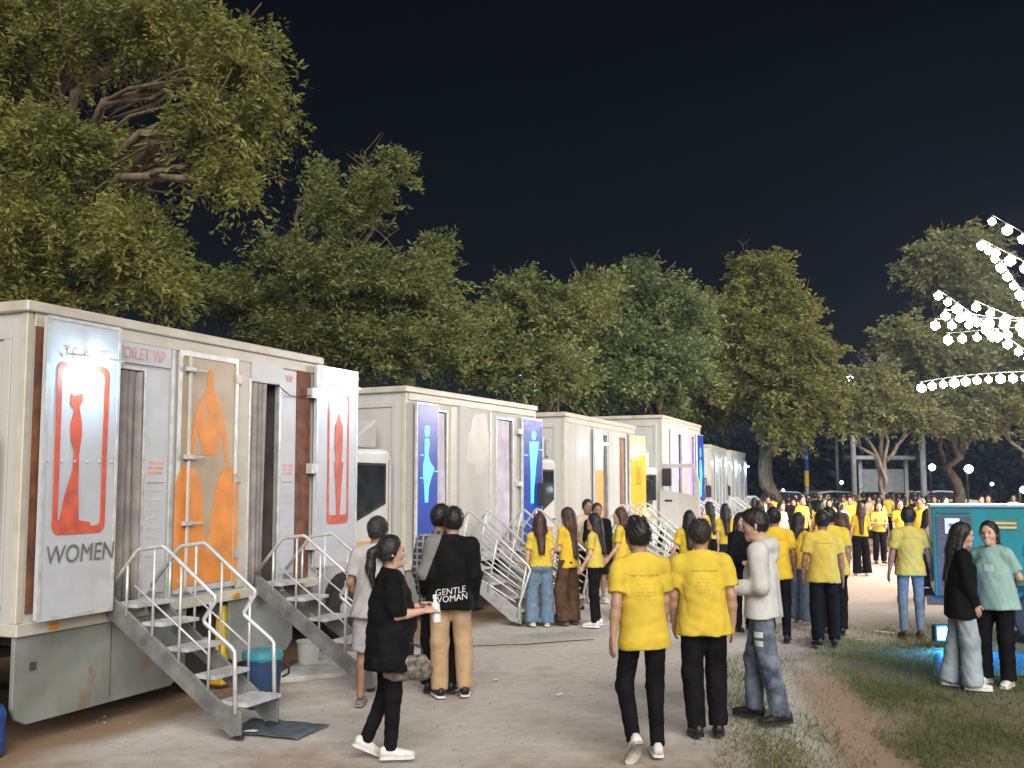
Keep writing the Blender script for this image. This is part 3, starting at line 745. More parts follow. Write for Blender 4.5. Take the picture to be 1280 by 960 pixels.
# ------------------------------------------------------------------ toilet trucks
M['cab_white'] = pm('cab_white', (0.62, 0.62, 0.61), rough=0.30, var=0.05, scale=2, coat=.3)
def sidefr(out):            # truck-side frame: a along the truck, b up, depth outwards
    return lambda a, b, d: (a, -(out + d), b)
def ring(pts_out, pts_in):  # helper for frames: list of quads between two outlines
    return pts_out, pts_in
def rounded(a0, a1, b0, b1, r, n=4):
    P = []
    for cx, cy, s in ((a1 - r, b1 - r, 0), (a0 + r, b1 - r, 90), (a0 + r, b0 + r, 180), (a1 - r, b0 + r, 270)):
        for k in range(n + 1):
            an = math.radians(s + 90 * k / n); P.append((cx + r * math.cos(an), cy + r * math.sin(an)))
    return P
def outline_ring(mb, outer, inner, fr, d0, d1):
    n = len(outer)
    vs = [fr(*p, d0) for p in outer] + [fr(*p, d0) for p in inner] + [fr(*p, d1) for p in outer] + [fr(*p, d1) for p in inner]
    fs = []
    for i in range(n):
        j = (i + 1) % n
        fs += [(i, j, n + j, n + i), (2 * n + i, 3 * n + i, 3 * n + j, 2 * n + j), (i, 2 * n + i, 2 * n + j, j), (n + i, n + j, 3 * n + j, 3 * n + i)]
    mb.add(vs, fs)
def ellipse(cx, cy, rx, ry, n=20):
    return [(cx + rx * math.cos(2 * math.pi * k / n), cy + ry * math.sin(2 * math.pi * k / n)) for k in range(n)]

class Truck:
    W_ = 2.2
    def __init__(s, label, O, ang, L, zb, zt, tilt=0.0, openings=(), cab=True, seed=0, wall_mat=None, floor_open=True, skirt=()):
        s.O = O; s.ang = math.radians(ang); s.L = L; s.zb = zb; s.zt = zt
        r = s.root = empty('toilet_truck', (O[0], O[1], 0), math.pi / 2 - s.ang)
        r.rotation_euler = (0, -math.radians(tilt), math.pi / 2 - s.ang)
        tag(r, label, 'truck', 'toilet trucks parked in a row')
        wm = wall_mat or M['white_paint']; W = s.W_; T = 0.05
        # shell
        MB().box(-.03, L + .03, -.03, W + .03, zt - .09, zt).build('roof', M['cream_rail'], r, 0.012)
        MB().box(0, L, -.015, W, zb - .10, zb).build('floor_rail', M['cream_rail'], r, 0.008)
        MB().box(.07, L - .07, W - T, W, zb, zt - .09).build('back_wall', wm, r)
        for nm, a in (('near', 0.0), ('far', L - T)):
            e = MB().box(a + (.012 if nm == 'near' else -.012), a + T + (.012 if nm == 'near' else -.012), .07, W - .07, zb, zt - .09).build('end_wall', wm, r)
            f = MB(); x0, x1 = (a - .006, a + .012) if nm == 'near' else (a + T - .012, a + T + .006)
            f.box(x0, x1, .16, W - .16, zt - .30, zt - .22); f.box(x0, x1, .16, W - .16, zb + .12, zb + .20)
            f.box(x0, x1, .16, .24, zb + .20, zt - .30); f.box(x0, x1, W - .24, W - .16, zb + .20, zt - .30)
            f.build('end_frame', wm, e, 0.004)
        for a in (0, L - .07):
            for y in (0, W - .07): MB().box(a, a + .07, y, y + .07, zb, zt - .09).build('corner_post', M['cream_rail'], r, 0.008)
        # side wall in sections around the openings
        us = sorted(openings); cur = .07
        for (u0, u1, z0, z1) in us:
            if u0 - cur > .02: MB().box(cur, u0, .002, T, zb, zt - .09).build('side_panel', wm, r)
            MB().box(u0, u1, .002, T, z1, zt - .09).build('side_panel', wm, r)
            if z0 - zb > .02: MB().box(u0, u1, .002, T, zb, z0).build('side_panel', wm, r)
            fr = MB(); fr.box(u0 - .03, u0, -.012, T, z0, z1 + .03); fr.box(u1, u1 + .03, -.012, T, z0, z1 + .03); fr.box(u0, u1, -.012, T, z1, z1 + .03)
            fr.build('door_frame', M['alu'], r, 0.004)
            # cubicle behind the doorway
            cb = MB(); cb.box(u0 - .12, u0 - .08, T + .01, 1.25, zb, zt - .12); cb.box(u1 + .08, u1 + .12, T + .01, 1.25, zb, zt - .12); cb.box(u0 - .08, u1 + .08, 1.2, 1.25, zb, zt - .12)
            cb.build('cubicle_wall', M['inside'], r)
            cur = u1
        if L - .07 - cur > .02: MB().box(cur, L - .07, .002, T, zb, zt - .09).build('side_panel', wm, r)
        # upper rail with seams
        MB().box(.07, L - .07, -.012, .002, zt - .20, zt - .092).build('top_rail', M['cream_rail'], r, 0.005)
        for k in range(1, int(L / .62)):                 # riveted seams between sheets where no opening interrupts them
            u = k * .62 + .02 * (k % 3)
            if any(a - .1 < u < b + .1 for a, b, *_ in us): continue
            q = MB().box(u, u + .014, -.003, .004, zb + .02, zt - .21).build('sheet_seam', M['alu'], r)
        for k in range(4): MB().box(.35 + k * (L - .7) / 3 - .05, .35 + k * (L - .7) / 3 + .05, -.034, -.014, zb - .075, zb - .03).build('marker_lamp', M['amber'], r, .006)
        # under frame
        c = MB(); c.box(.1, L - .1, .55, .67, zb - .34, zb - .10); c.box(.1, L - .1, W - .67, W - .55, zb - .34, zb - .10)
        for k in range(6): c.box(.2 + k * (L - .5) / 5, .28 + k * (L - .5) / 5, .05, W - .05, zb - .2, zb - .10)
        c.box(-2.0, .1, .60, .70, zb - .34, zb - .18); c.box(-2.0, .1, W - .70, W - .60, zb - .34, zb - .18)
        c.build('chassis', M['dark_steel'], r)
        s.wheel(L * .58, .16, True); s.wheel(L * .58, W - .42, True)
        if cab: s.make_cab()
        for k, (u0, u1, zlo) in enumerate(skirt):
            pts = [(u0, zb - .10), (u0, zlo + .14), (u0 + .04, zlo + .05), (u0 + .14, zlo), (u1 - (u1 - u0) * .10, zlo), (u1, zlo + .10), (u1, zb - .10)]
            MB().prism(pts, sidefr(-.06), 0, .04).build('skirt_panel', M['skirt'], r, 0.006)
    def wheel(s, u, y, dual=False):
        R = .39; w = empty('wheel', (u, y, R)); w.parent = s.root
        t = MB().lathe([(R - .16, 0), (R - .03, -.01), (R, .03), (R, .21), (R - .03, .25), (R - .16, .24)], 0, 0, 24, 'y').build('tyre', M['rubber'], w, smooth=False)
        MB().lathe([(.05, -.03), (.09, -.03), (.11, .02), (.20, .05), (R - .155, .012), (R - .155, .23), (.05, .23)], 0, 0, 20, 'y').build('rim', M['cream_rail'], w)
        for k in range(6):
            a = k * math.pi / 3; MB().lathe([(.014, .018), (.014, .035)], .15 * math.cos(a), .15 * math.sin(a), 6, 'y').build('wheel_nut', M['dark_steel'], w)
    def make_cab(s):
        r = s.root; y0, y1 = .12, s.W_ - .12; z0 = .48
        prof = [(-.38, z0), (-.38, 2.40), (-.50, 2.52), (-1.55, 2.50), (-1.72, 2.38), (-2.00, 1.46), (-2.05, 1.30), (-2.06, z0)]
        fr = lambda a, b, d: (a, d, b)
        cabm = MB().prism(prof, fr, y0, y1).build('cab', M['cab_white'], r, 0.07, segs=3, smooth=False)
        sw = [(-.62, 2.28), (-1.52, 2.28), (-1.60, 2.22), (-1.82, 1.52), (-1.30, 1.55), (-.62, 1.78)]
        for ya, yb in ((y0 - .006, y0 + .02), (y1 - .02, y1 + .006)):
            MB().prism(sw, fr, ya, yb).build('side_window', M['glass'], cabm)
        big = [(-.585, 2.315), (-1.535, 2.315), (-1.63, 2.24), (-1.862, 1.48), (-1.29, 1.513), (-.585, 1.75)]
        m = MB(); outline_ring(m, big, sw, fr, y0 - .012, y0 + .01); m.build('window_seal', M['rubber'], cabm)
        seam = [(-.50, 2.36), (-.53, 2.36), (-.53, .80), (-1.86, .80), (-1.86, .83), (-.50, .83)]
        MB().box(-.51, -.50, y0 - .004, y0 + .01, .78, 2.36).build('door_seam', M['dark_steel'], cabm)
        MB().box(-.70, -.54, y0 - .03, y0 + .002, 1.36, 1.40).build('door_handle', M['dark_steel'], cabm, 0.008)
        MB().box(-2.0, -.42, y0 - .005, y0 + .005, 1.18, 1.25).build('stripe', M['stripe'], cabm)
        wsn = [(.0, 2.36), (.0, 1.50)]
        # windscreen lies in the sloped front
        q = MB(); a = Vector((-1.735, 0, 2.33)); b = Vector((-1.985, 0, 1.52)); nrm = Vector((-.96, 0, .30)) * .012
        q.add([a + nrm + Vector((0, y0 + .12, 0)), a + nrm + Vector((0, y1 - .12, 0)), b + nrm + Vector((0, y1 - .08, 0)), b + nrm + Vector((0, y0 + .08, 0)),
               a - nrm + Vector((0, y0 + .12, 0)), a - nrm + Vector((0, y1 - .12, 0)), b - nrm + Vector((0, y1 - .08, 0)), b - nrm + Vector((0, y0 + .08, 0))],
              [(0, 1, 2, 3), (7, 6, 5, 4), (0, 4, 5, 1), (1, 5, 6, 2), (2, 6, 7, 3), (3, 7, 4, 0)]); q.build('windscreen', M['glass'], cabm)
        bmp = MB().box(-2.20, -1.95, y0 - .02, y1 + .02, .34, .74).build('bumper', M['white_paint'], cabm, 0.03, segs=2)
        for yy in (y0 + .08, y1 - .38):
            MB().box(-2.215, -2.19, yy, yy + .30, .48, .62).build('headlight', M['lens'], bmp, 0.01)
            MB().box(-2.218, -2.19, yy + (.32 if yy < 1 else -.10), yy + (.40 if yy < 1 else -.02), .50, .60).build('indicator', M['amber'], bmp, 0.008)
        MB().box(-2.085, -2.05, y0 + .25, y1 - .25, .95, 1.2).build('grille', M['dark_steel'], cabm, 0.01)
        mr = MB(); mr.tube([(-1.72, y0, 2.2), (-1.85, y0 - .22, 2.15), (-1.85, y0 - .22, 1.55), (-1.8, y0, 1.45)], .012, 6)
        mo = mr.build('mirror_arm', M['dark_steel'], cabm)
        MB().box(-1.89, -1.80, y0 - .32, y0 - .13, 1.66, 2.06).build('mirror', M['rubber'], cabm, 0.025, segs=2)
        # air deflector between cab and box
        MB().prism([(-.52, 2.53), (-1.25, 2.53), (-.95, 2.72), (-.52, 2.95)], fr, y0 + .2, y1 - .2).build('air_deflector', M['white_paint'], cabm, 0.03, segs=2)
        arch = MB(); arch.prism([(-1.06, .48)] + [(-1.5 + .44 * math.cos(t), .48 + .40 * math.sin(t)) for t in np.linspace(0, math.pi, 9)] , fr, y0 - .012, y0 + .3); arch.build('wheel_arch', M['rubber'], cabm)
        cabm.location.x = .27
        s.wheel(-1.23, y0 - .02); s.wheel(-1.23, y1 - .24)
        MB().box(-1.05, -.45, y0 + .02, y0 + .3, .36, .44).build('cab_step', M['dark_steel'], cabm)
    # pixel of the photograph -> (u, z) on the side plane, stepped out by 'out'
    def uz(s, px, py, out=0.0):
        d = ray(px, py); si, co = math.sin(s.ang), math.cos(s.ang)
        x0, y0 = s.O[0] + out * co, s.O[1] - out * si
        A = np.array([[si, -d.x], [co, -d.y]]); u, t = np.linalg.solve(A, [-x0, -y0])
        return float(u), float(CAM_H + t * d.z)
    def slab(s, name, mat, u0, u1, z0, z1, o0, o1, parent=None, bevel=0.0):
        return MB().box(u0, u1, -o0, -o1, z0, z1).build(name, mat, parent or s.root, bevel)
    def decal(s, name, mat, pts, out, parent=None, th=0.004):
        return MB().prism(pts, sidefr(out), 0, th).build(name, mat, parent or s.root)
    def text(s, body, mat, u, z, size, out, parent=None, name='lettering', shear=0.0, sx=1.0):
        me = text_mesh(body, size, extrude=0.0015, shear=shear)
        for v in me.vertices: v.co = Vector((u + v.co.x * sx, -(out + v.co.z + .002), z + v.co.y))
        return link_mesh(name, me, mat, parent or s.root)
    def curtain(s, u0, u1, z0, z1, y, mat, folds=5, seed=0, taper=0.0):
        rg = random.Random(seed); n = folds * 8; ph = rg.random() * 6
        vs = []; fs = []
        for j in range(9):
            t = j / 8; z = z1 + (z0 - z1) * t
            for i in range(n + 1):
                q = i / n; u = u0 + (u1 - u0) * (q * (1 - taper * t))
                vs.append((u, y + .035 * math.sin(q * folds * 6.28 + ph + .5 * math.sin(t * 4 + q * 9)) * (.5 + .5 * t) + .01 * math.sin(q * 40), z))
        for j in range(8):
            for i in range(n): a = j * (n + 1) + i; fs.append((a, a + 1, a + n + 2, a + n + 1))
        me = bpy.data.meshes.new('curtain'); me.from_pydata(vs, [], fs); o = link_mesh('curtain', me, mat, s.root, True)
        so = o.modifiers.new('thick', 'SOLIDIFY'); so.thickness = .004
        return o
    def door_lamp(s, u, z, out, watts, spread=0.05, w=.30, name='door_lamp'):
        ln = s.slab(name, M['alu'], u - w, u + .30, z + .045, z + .065, out + .10, out + .13)
        s.slab('bracket', M['alu'], u - .02, u + .02, z + .045, z + .06, out, out + .11, ln)
        h = s.slab('lamp_head', M['lamp_lit'], u - .07, u + .12, z + .012, z + .043, out + .085, out + .145, ln, .008)
        li = bpy.data.lights.new('lamp_light', 'POINT'); li.energy = watts; li.shadow_soft_size = spread; li.color = (0.45, 0.76, 1.0)
        lo = bpy.data.objects.new('lamp_light', li); COL.objects.link(lo); lo.parent = s.root; lo.location = (u + .02, -(out + .105), z - .07)
        return ln
    def point(s, u, z, out):
        return s.root.matrix_basis @ Vector((u, -out, z))

# --- folding entrance stairs (one prototype, copied for every doorway)
def make_stairs():
    """local: x across, -y outwards from the truck, z up; 0.52 m wide, floor at 1.0"""
    r = empty('entrance_stairs'); Wd = .52
    fr = lambda x: (lambda a, b, d: (x + d, -a, b))
    for x in (0.0, Wd - .03):
        st = MB().prism([(.0, 1.06), (.06, 1.06), (1.22, .27), (1.40, .22), (1.40, .04), (1.30, .02), (1.18, .12), (.0, .90)], fr(x), 0, .03).build('stringer', M['stringer'], r, 0.004)
    for k, (a, z) in enumerate(((.0, 1.0), (.36, .86), (.62, .67), (.90, .47), (1.14, .28))):
        d = .30 if k in (0, 4) else .22
        t = MB(); t.box(.032, Wd - .032, -a - d, -a, z - .03, z)
        for q in range(4): t.box(.045, Wd - .045, -a - d + .03 + q * d / 4.6, -a - d + .05 + q * d / 4.6, z, z + .006)
        t.build('tread', M['alu'], r, 0.002)
    rail = [(.02, 1.11), (.30, 1.43), (.34, 1.46), (.58, 1.49), (.62, 1.47), (1.13, 1.10), (1.13, 1.07), (1.02, .92), (1.03, .89), (1.30, .71), (1.33, .68), (1.35, .20)]
    for x in (.0, Wd):
        h = MB().tube([(x, -a, z) for a, z in rail], .018, 8).build('handrail', M['alu'], r, smooth=True)
        for a, zt, zb in ((.22, 1.33, .96), (.50, 1.47, .80), (.78, 1.36, .60), (1.08, 1.06, .40)):
            MB().tube([(x, -a, zb - .05), (x, -a, zt)], .012, 6).build('baluster', M['alu'], r, smooth=True)
        MB().tube([(x, -.30, 1.16), (x, -1.08, .64)], .009, 6).build('mid_rail', M['alu'], r, smooth=True)
    for x in (.03, Wd - .07): MB().box(x, x + .05, -1.39, -1.31, 0, .05).build('foot', M['rubber'], r, 0.006)
    return r
def make_stairs_barred():
    """second kind: rail frames of parallel sloping bars"""
    r = empty('entrance_stairs'); Wd = .56
    fr = lambda x: (lambda a, b, d: (x + d, -a, b))
    for x in (0.0, Wd - .03): MB().prism([(.0, 1.0), (.06, 1.0), (1.30, .20), (1.30, .02), (1.14, .06), (.0, .84)], fr(x), 0, .03).build('stringer', M['steel'], r, 0.004)
    for a, z in ((.0, .96), (.32, .78), (.60, .58), (.88, .38), (1.08, .22)): MB().box(.032, Wd - .032, -a - .24, -a, z - .03, z).build('tread', M['alu'], r, 0.003)
    for x in (.0, Wd):
        MB().tube([(x, -.02, 1.02), (x, -.20, 1.36), (x, -.42, 1.62), (x, -.50, 1.60), (x, -1.42, .86), (x, -1.46, .80), (x, -1.28, .30), (x, -1.28, .04)], .020, 8).build('handrail', M['alu'], r, smooth=True)
        for k in range(5):
            o_ = .13 * (k + 1); MB().tube([(x, -.46 + .10 * k, 1.58 - o_), (x, -1.40 + .045 * k, .82 - o_ * .75)], .011, 6).build('sloping_bar', M['alu'], r, smooth=True)
        for a, zt, zb in ((.42, 1.60, .74), (.92, 1.24, .46), (1.40, .86, .12)): MB().tube([(x, -a, zt), (x, -a + .16, zb)], .014, 6).build('cross_bar', M['alu'], r, smooth=True)
    for x in (.03, Wd - .07): MB().box(x, x + .05, -1.30, -1.22, 0, .05).build('foot', M['rubber'], r, 0.006)
    return r
STAIR0 = make_stairs(); STAIR_USED = [False, False]; STAIR1 = make_stairs_barred()
def place_stairs(t, u, label, dz=0.0):
    k = 0 if t is globals().get('T1') else 1; src = (STAIR0, STAIR1)[k]
    o = src if not STAIR_USED[k] else copy_tree(src); STAIR_USED[k] = True
    o.location = t.root.matrix_basis @ Vector((u, -.03, 0)); o.location.z = dz
    o.rotation_euler = (0, 0, t.root.rotation_euler.z)
    tag(o, label, 'stairs', 'folding metal stairs at the truck doors'); return o

# ---- truck 1: white and orange -------------------------------------------------------------
T1 = Truck('near white toilet truck with orange figure on its door and WOMEN sign panel', (-3.79, 7.97), 22.28, 4.17, .93, 3.44, tilt=0.5,
           openings=((.87, 1.30, .93, 3.00), (2.86, 3.36, .93, 3.05)), skirt=((.02, 1.98, .15), (2.62, 3.72, .20)))
r = T1.root
# near door folded open along the side
def pictogram_panel(t, u0, u1, z0, z1, out):
    d = t.slab('open_door', M['poster'], u0, u1, z0, z1, out, out + .045, None, .006)
    e = MB(); outline_ring(e, rounded(u0 - .006, u1 + .006, z0 - .006, z1 + .006, .012), rounded(u0 + .022, u1 - .022, z0 + .022, z1 - .022, .012), sidefr(out + .046), 0, .006)
    e.build('edge_trim', M['alu'], d); return d
D1 = pictogram_panel(T1, .075, .855, .95, 3.32, .09)
m = MB(); outline_ring(m, rounded(.185, .735, 1.60, 2.97, .07), rounded(.235, .685, 1.66, 2.92, .045), sidefr(.137), 0, .005); m.build('sign_frame', M['red_print'], D1)
fig_px = [(92, 492), (96, 496), (100, 494), (107, 492), (106, 503), (102, 509), (105, 530), (105, 545), (103, 556), (101, 569), (100, 610), (100, 651), (114, 653), (114, 659), (66, 659), (66, 653), (76, 650), (83, 619), (93, 587), (95, 566), (91, 550), (91, 531), (96, 512), (91, 506)]
T1.decal('pictogram', M['red_print'], [T1.uz(x, y, .14) for x, y in reversed(fig_px)], .138, D1, .0035)
T1.text('WOMEN', M['grey_print'], .49, 1.44, .205, .140, D1, shear=.1, sx=.9)
T1.text('TOILET', M['faded_red'], .47, 3.05, .115, .140, D1, sx=1.2)
for k in range(5): MB().lathe([(.004, -.148), (.013, -.148), (.016, -.1365)], .235 + k * .115, 3.02, 10, 'y').build('rivet', M['alu'], D1)
for k in range(6): MB().lathe([(.003, -.146), (.009, -.146), (.011, -.1365)], .12 + k * .135, 2.18, 8, 'y').build('rivet', M['alu'], D1)
for z in (1.3, 2.1, 2.9): T1.slab('hinge', M['steel'], .84, .90, z, z + .10, .0, .10)
T1.slab('hinge_backing', M['rust'], .08, .80, 1.0, 3.25, .0, .008)
T1.door_lamp(.47, 2.97, .135, 13.0)
T1.curtain(.90, 1.29, .96, 2.99, .0, M['curtain'], 4, 1)
# notice board strip right of the first doorway
def notice(t, u0, u1, z0, z1, out, red=True):
    p = t.slab('notice_panel', M['poster'], u0, u1, z0, z1, .0, out)
    w = u1 - u0
    if red:
        for k in range(3): t.slab('print_line', M['faded_red'], u0 + w * .15, u1 - w * (.15 + .04 * k), 2.17 - .045 * k, 2.197 - .045 * k, out, out + .002, p)
        t.slab('print_line', M['grey_print'], u0 + w * .12, u1 - w * .14, 2.00, 2.006, out, out + .002, p)
    rg = random.Random(int(u0 * 100))
    pale = pm('pale_print', (0.52, 0.50, 0.54), var=.1)
    for k in range(9): t.slab('print_line', pale, u0 + w * .12, u1 - w * (.14 + .25 * rg.random()), 1.93 - .085 * k, 1.952 - .085 * k, out, out + .002, p)
    return p
notice(T1, 1.33, 1.62, 1.02, 3.02, .012)
hd = T1.slab('header_board', M['poster'], .90, 1.63, 3.06, 3.24, .0, .014)
T1.text('TOILET VIP', M['faded_red'], 1.25, 3.145, .150, .015, hd, sx=.82)
T1.slab('seam_strip', M['alu'], 1.66, 1.70, .95, 3.24, -.002, .018)
# closed door with the orange figure
CD = T1.slab('closed_door', M['door_grey'], 1.74, 2.60, 1.0, 3.23, -.002, .026, None, .006)
e = MB(); outline_ring(e, rounded(1.72, 2.62, .98, 3.25, .02), rounded(1.77, 2.57, 1.03, 3.20, .02), sidefr(.027), 0, .008); e.build('edge_trim', M['alu'], CD)
torso = [(2.16, 3.10), (2.21, 3.10), (2.235, 3.02), (2.23, 2.93), (2.26, 2.87), (2.36, 2.78), (2.42, 2.62), (2.46, 2.38), (2.47, 2.2), (2.43, 2.2), (2.39, 2.42), (2.35, 2.50), (2.33, 2.40), (2.30, 2.27), (2.08, 2.27), (2.06, 2.40), (2.03, 2.50), (1.99, 2.42), (1.95, 2.2), (1.90, 2.2), (1.92, 2.40), (1.97, 2.64), (2.02, 2.78), (2.11, 2.87), (2.14, 2.93), (2.135, 3.02)]
T1.decal('orange_figure', M['orange_print'], list(reversed(torso)), .027, CD, .003)
lowl = [(1.80, 1.06), (2.10, 1.06), (2.13, 1.30), (2.12, 1.75), (2.06, 1.98), (1.98, 2.12), (1.86, 2.15), (1.80, 2.10)]
lowr = [(2.27, 1.06), (2.56, 1.06), (2.56, 2.14), (2.46, 2.14), (2.36, 2.08), (2.30, 1.92), (2.24, 1.62), (2.25, 1.30)]
T1.decal('orange_block', M['orange_print'], [(1.775, 1.04), (2.565, 1.04), (2.565, 2.16), (2.46, 2.16), (2.37, 2.10), (2.29, 1.92), (2.215, 1.50), (2.17, 1.42), (2.14, 1.50), (2.12, 1.78), (2.06, 2.0), (1.98, 2.14), (1.86, 2.17), (1.775, 2.12)], .027, CD, .003)
for u in (1.735, 2.605):
    T1.decal('orange_block', M['orange_print'], [(u - .03, 1.02), (u + .03, 1.02), (u + .03, 2.12), (u - .03, 2.0)], .036, CD, .003)
T1.slab('lock_bar', M['cream_rail'], 1.855, 1.89, 1.0, 3.2, .036, .056, CD, .004)
for z in (1.6, 2.22, 3.05):
    hb = T1.slab('latch', M['steel'], 1.80, 1.94, z, z + .045, .030, .075, CD, .006); T1.slab('latch_handle', M['steel'], 1.93, 2.07, z + .012, z + .032, .062, .085, hb, .005)
for z in (1.25, 2.0, 3.0): T1.slab('hinge', M['steel'], 2.57, 2.66, z, z + .09, .026, .045, CD, .004)
T1.slab('seam_strip', M['rust'], 2.625, 2.65, .95, 3.24, -.002, .012)
T1.slab('post_panel', M['cream_rail'], 2.66, 2.83, .95, 3.24, -.002, .008)
# second doorway
T1.curtain(2.87, 3.12, .96, 3.04, .0, M['curtain'], 3, 2, .25)
notice(T1, 3.385, 3.66, 1.02, 3.22, .012)
hb = T1.slab('header_board', M['poster'], 2.86, 3.40, 3.06, 3.245, .0, .018)
T1.text('VIP', M['faded_red'], 3.53, 3.13, .11, .014, hb)
T1.slab('hinge_post', M['rust'], 3.69, 3.95, .95, 3.24, -.002, .016)
pl = MB().tube([(3.30, -.03, 3.05), (3.38, -.05, 2.99), (3.5, -.05, 2.945), (3.66, -.04, 2.94), (3.9, -.06, 2.98)], .006, 6).build('lamp_cable', M['rubber'], r)
T1.slab('interior_lit_panel', pm('tube_light', (.8, .8, .8), emit=(.75, .85, 1.0), es=1.3), 3.13, 3.20, 2.55, 2.92, -1.16, -1.14)
T1.slab('lime_reflection', pm('lime_panel', (.45, .50, .10), var=.1), 3.13, 3.30, 1.95, 2.38, -1.19, -1.15)  # lime patch: yellow-green light reflected inside the doorway, put into its colour
# far door folded out past the box end
D2 = pictogram_panel(T1, 3.99, 4.87, 1.05, 3.33, .03)
m = MB(); outline_ring(m, rounded(4.22, 4.68, 1.52, 3.03, .06), rounded(4.255, 4.645, 1.62, 2.99, .04), sidefr(.077), 0, .005); m.build('sign_frame', M['red_print'], D2)
man = [(4.44, 2.80), (4.47, 2.80), (4.49, 2.76), (4.49, 2.72), (4.54, 2.66), (4.54, 2.40), (4.51, 2.25), (4.56, 2.22), (4.52, 1.95), (4.49, 1.60), (4.42, 1.60), (4.40, 1.95), (4.36, 2.22), (4.40, 2.25), (4.37, 2.40), (4.37, 2.66), (4.42, 2.72), (4.42, 2.76)]
T1.decal('pictogram', M['red_print'], list(reversed(man)), .078, D2, .004)
T1.door_lamp(4.44, 3.06, .075, 12.0)
for z in (1.25, 2.1, 2.95):
    T1.slab('hinge', M['alu'], 3.88, 4.02, z, z + .11, .016, .09)
# marks on the skirt and yellow stabiliser leg
T1.slab('skirt_bolt', M['dark_steel'], .17, .23, .56, .62, -.02, -.012); T1.slab('skirt_bolt', M['rust'], .26, .34, .83, .90, -.02, -.012)
T1.slab('skirt_seam', M['dark_steel'], 1.02, 1.027, .2, .82, -.02, -.0165)
ul = T1.uz(277, 820, -.12)[0]
lg = T1.slab('stabiliser_leg', M['yellow_paint'], ul - .05, ul + .05, .12, .78, -.17, -.07, None, .01)
T1.slab('leg_foot', M['yellow_paint'], ul - .13, ul + .13, .01, .14, -.24, -.0, lg, .02)

place_stairs(T1, .89, 'folding metal stairs up to the curtained doorway beside the WOMEN panel')
place_stairs(T1, 2.95, 'folding metal stairs beside the orange figure door with a white bucket beneath')

# ---- truck 2: blue light boxes -----------------------------------------------------------
T2 = Truck('white toilet truck with two glowing blue figure panels', (-1.53, 14.7), 27.9, 4.19, .90, 3.44, openings=((.66, 1.12, .9, 3.12), (2.72, 3.28, .9, 3.12)), skirt=((.1, 1.9, .28), (2.9, 4.1, .28)))
def light_panel(t, u0, u1, z0, z1, out):
    d = t.slab('light_box', M['alu'], u0, u1, z0, z1, out, out + .05, None, .008)
    t.slab('blue_face', M['blue_sign'], u0 + .03, u1 - .03, z0 + .03, z1 - .03, out + .045, out + .056, d)
    return d
def px_poly(t, pts, out): return [t.uz(505 + x / 5.333, 480 + y / 5.333, out) for x, y in pts]
u0, _ = T2.uz(521, 600, .1); u1, _ = T2.uz(548, 600, .1)
B1 = light_panel(T2, u0, u1, 1.0, 3.22, .05)
T2.decal('figure_head', M['cyan_lit'], px_poly(T2, [(155, 275), (170, 280), (173, 310), (168, 348), (155, 352), (142, 345), (138, 310), (142, 282)], .11), .107, B1)
T2.decal('figure_body', M['cyan_lit'], px_poly(T2, [(155, 360), (168, 368), (170, 410), (165, 440), (162, 475), (175, 520), (203, 562), (180, 630), (165, 690), (160, 790), (140, 790), (136, 680), (128, 600), (128, 540), (140, 480), (138, 430), (140, 370)], .11), .107, B1)
for a, b in (((110, 470), (132, 478)), ((205, 578), (228, 586)), ((108, 622), (132, 630))):
    p, q = px_poly(T2, [a, b], .11); T2.slab('spark_mark', M['cyan_lit'], p[0], q[0], q[1], p[1], .107, .111, B1)
T2.curtain(.70, 1.06, .95, 3.10, -.01, M['curtain_pale'], 3, 3)
T2.curtain(2.74, 3.14, .95, 3.10, -.01, M['curtain_pale'], 4, 4, .1)
for ua, ub in ((.66, 1.12), (2.72, 3.28)): MB().tube([(ua, .03, 3.08), (ub, .03, 3.08)], .012, 6).build('curtain_rail', M['alu'], T2.root)
# closed middle door with a faint grey figure
CD2 = T2.slab('closed_door', M['white_paint'], 1.50, 2.55, .98, 3.24, -.002, .02, None, .006)
pale = pm('faint_figure', (0.53, 0.50, 0.46), rough=.45, var=.06)
T2.decal('faint_figure', pale, list(reversed(px_poly(T2, [(470, 200), (545, 200), (555, 320), (590, 320), (580, 520), (545, 530), (530, 600), (480, 600), (470, 530), (410, 525), (425, 325), (440, 320), (455, 230)], .02))), .021, CD2, .003)
T2.slab('lock_bar', M['alu'], 2.44, 2.47, 1.0, 3.2, .02, .04, CD2)
u0, _ = T2.uz(653, 600, .06); u1, _ = T2.uz(678, 600, .06)
B2 = light_panel(T2, u0, u1, 1.0, 3.20, .02)
T2.decal('figure_head', M['cyan_lit'], px_poly(T2, [(863, 312), (878, 320), (880, 345), (872, 372), (858, 374), (848, 360), (846, 335), (850, 318)], .07), .077, B2)
T2.decal('figure_body', M['cyan_lit'], px_poly(T2, [(832, 384), (897, 384), (878, 540), (866, 680), (862, 795), (843, 795), (842, 690), (842, 580), (836, 480)], .07), .077, B2)
for a, b in (((800, 470), (824, 478)), ((897, 434), (922, 442))):
    p, q = px_poly(T2, [a, b], .07); T2.slab('spark_mark', M['cyan_lit'], p[0], q[0], q[1], p[1], .077, .081, B2)
for z in (1.3, 2.0, 2.9): T2.slab('hinge', M['alu'], u0 - .12, u0 + .02, z, z + .08, .0, .06)
for u, lb in ((1.02, 'folding metal stairs standing behind the youth in the black and grey jacket'), (2.75, 'folding metal stairs under the far blue panel with the man figure')): place_stairs(T2, u, lb)
T2.slab('handle_column', M['cream_rail'], 1.24, 1.40, 1.0, 3.22, -.002, .01)

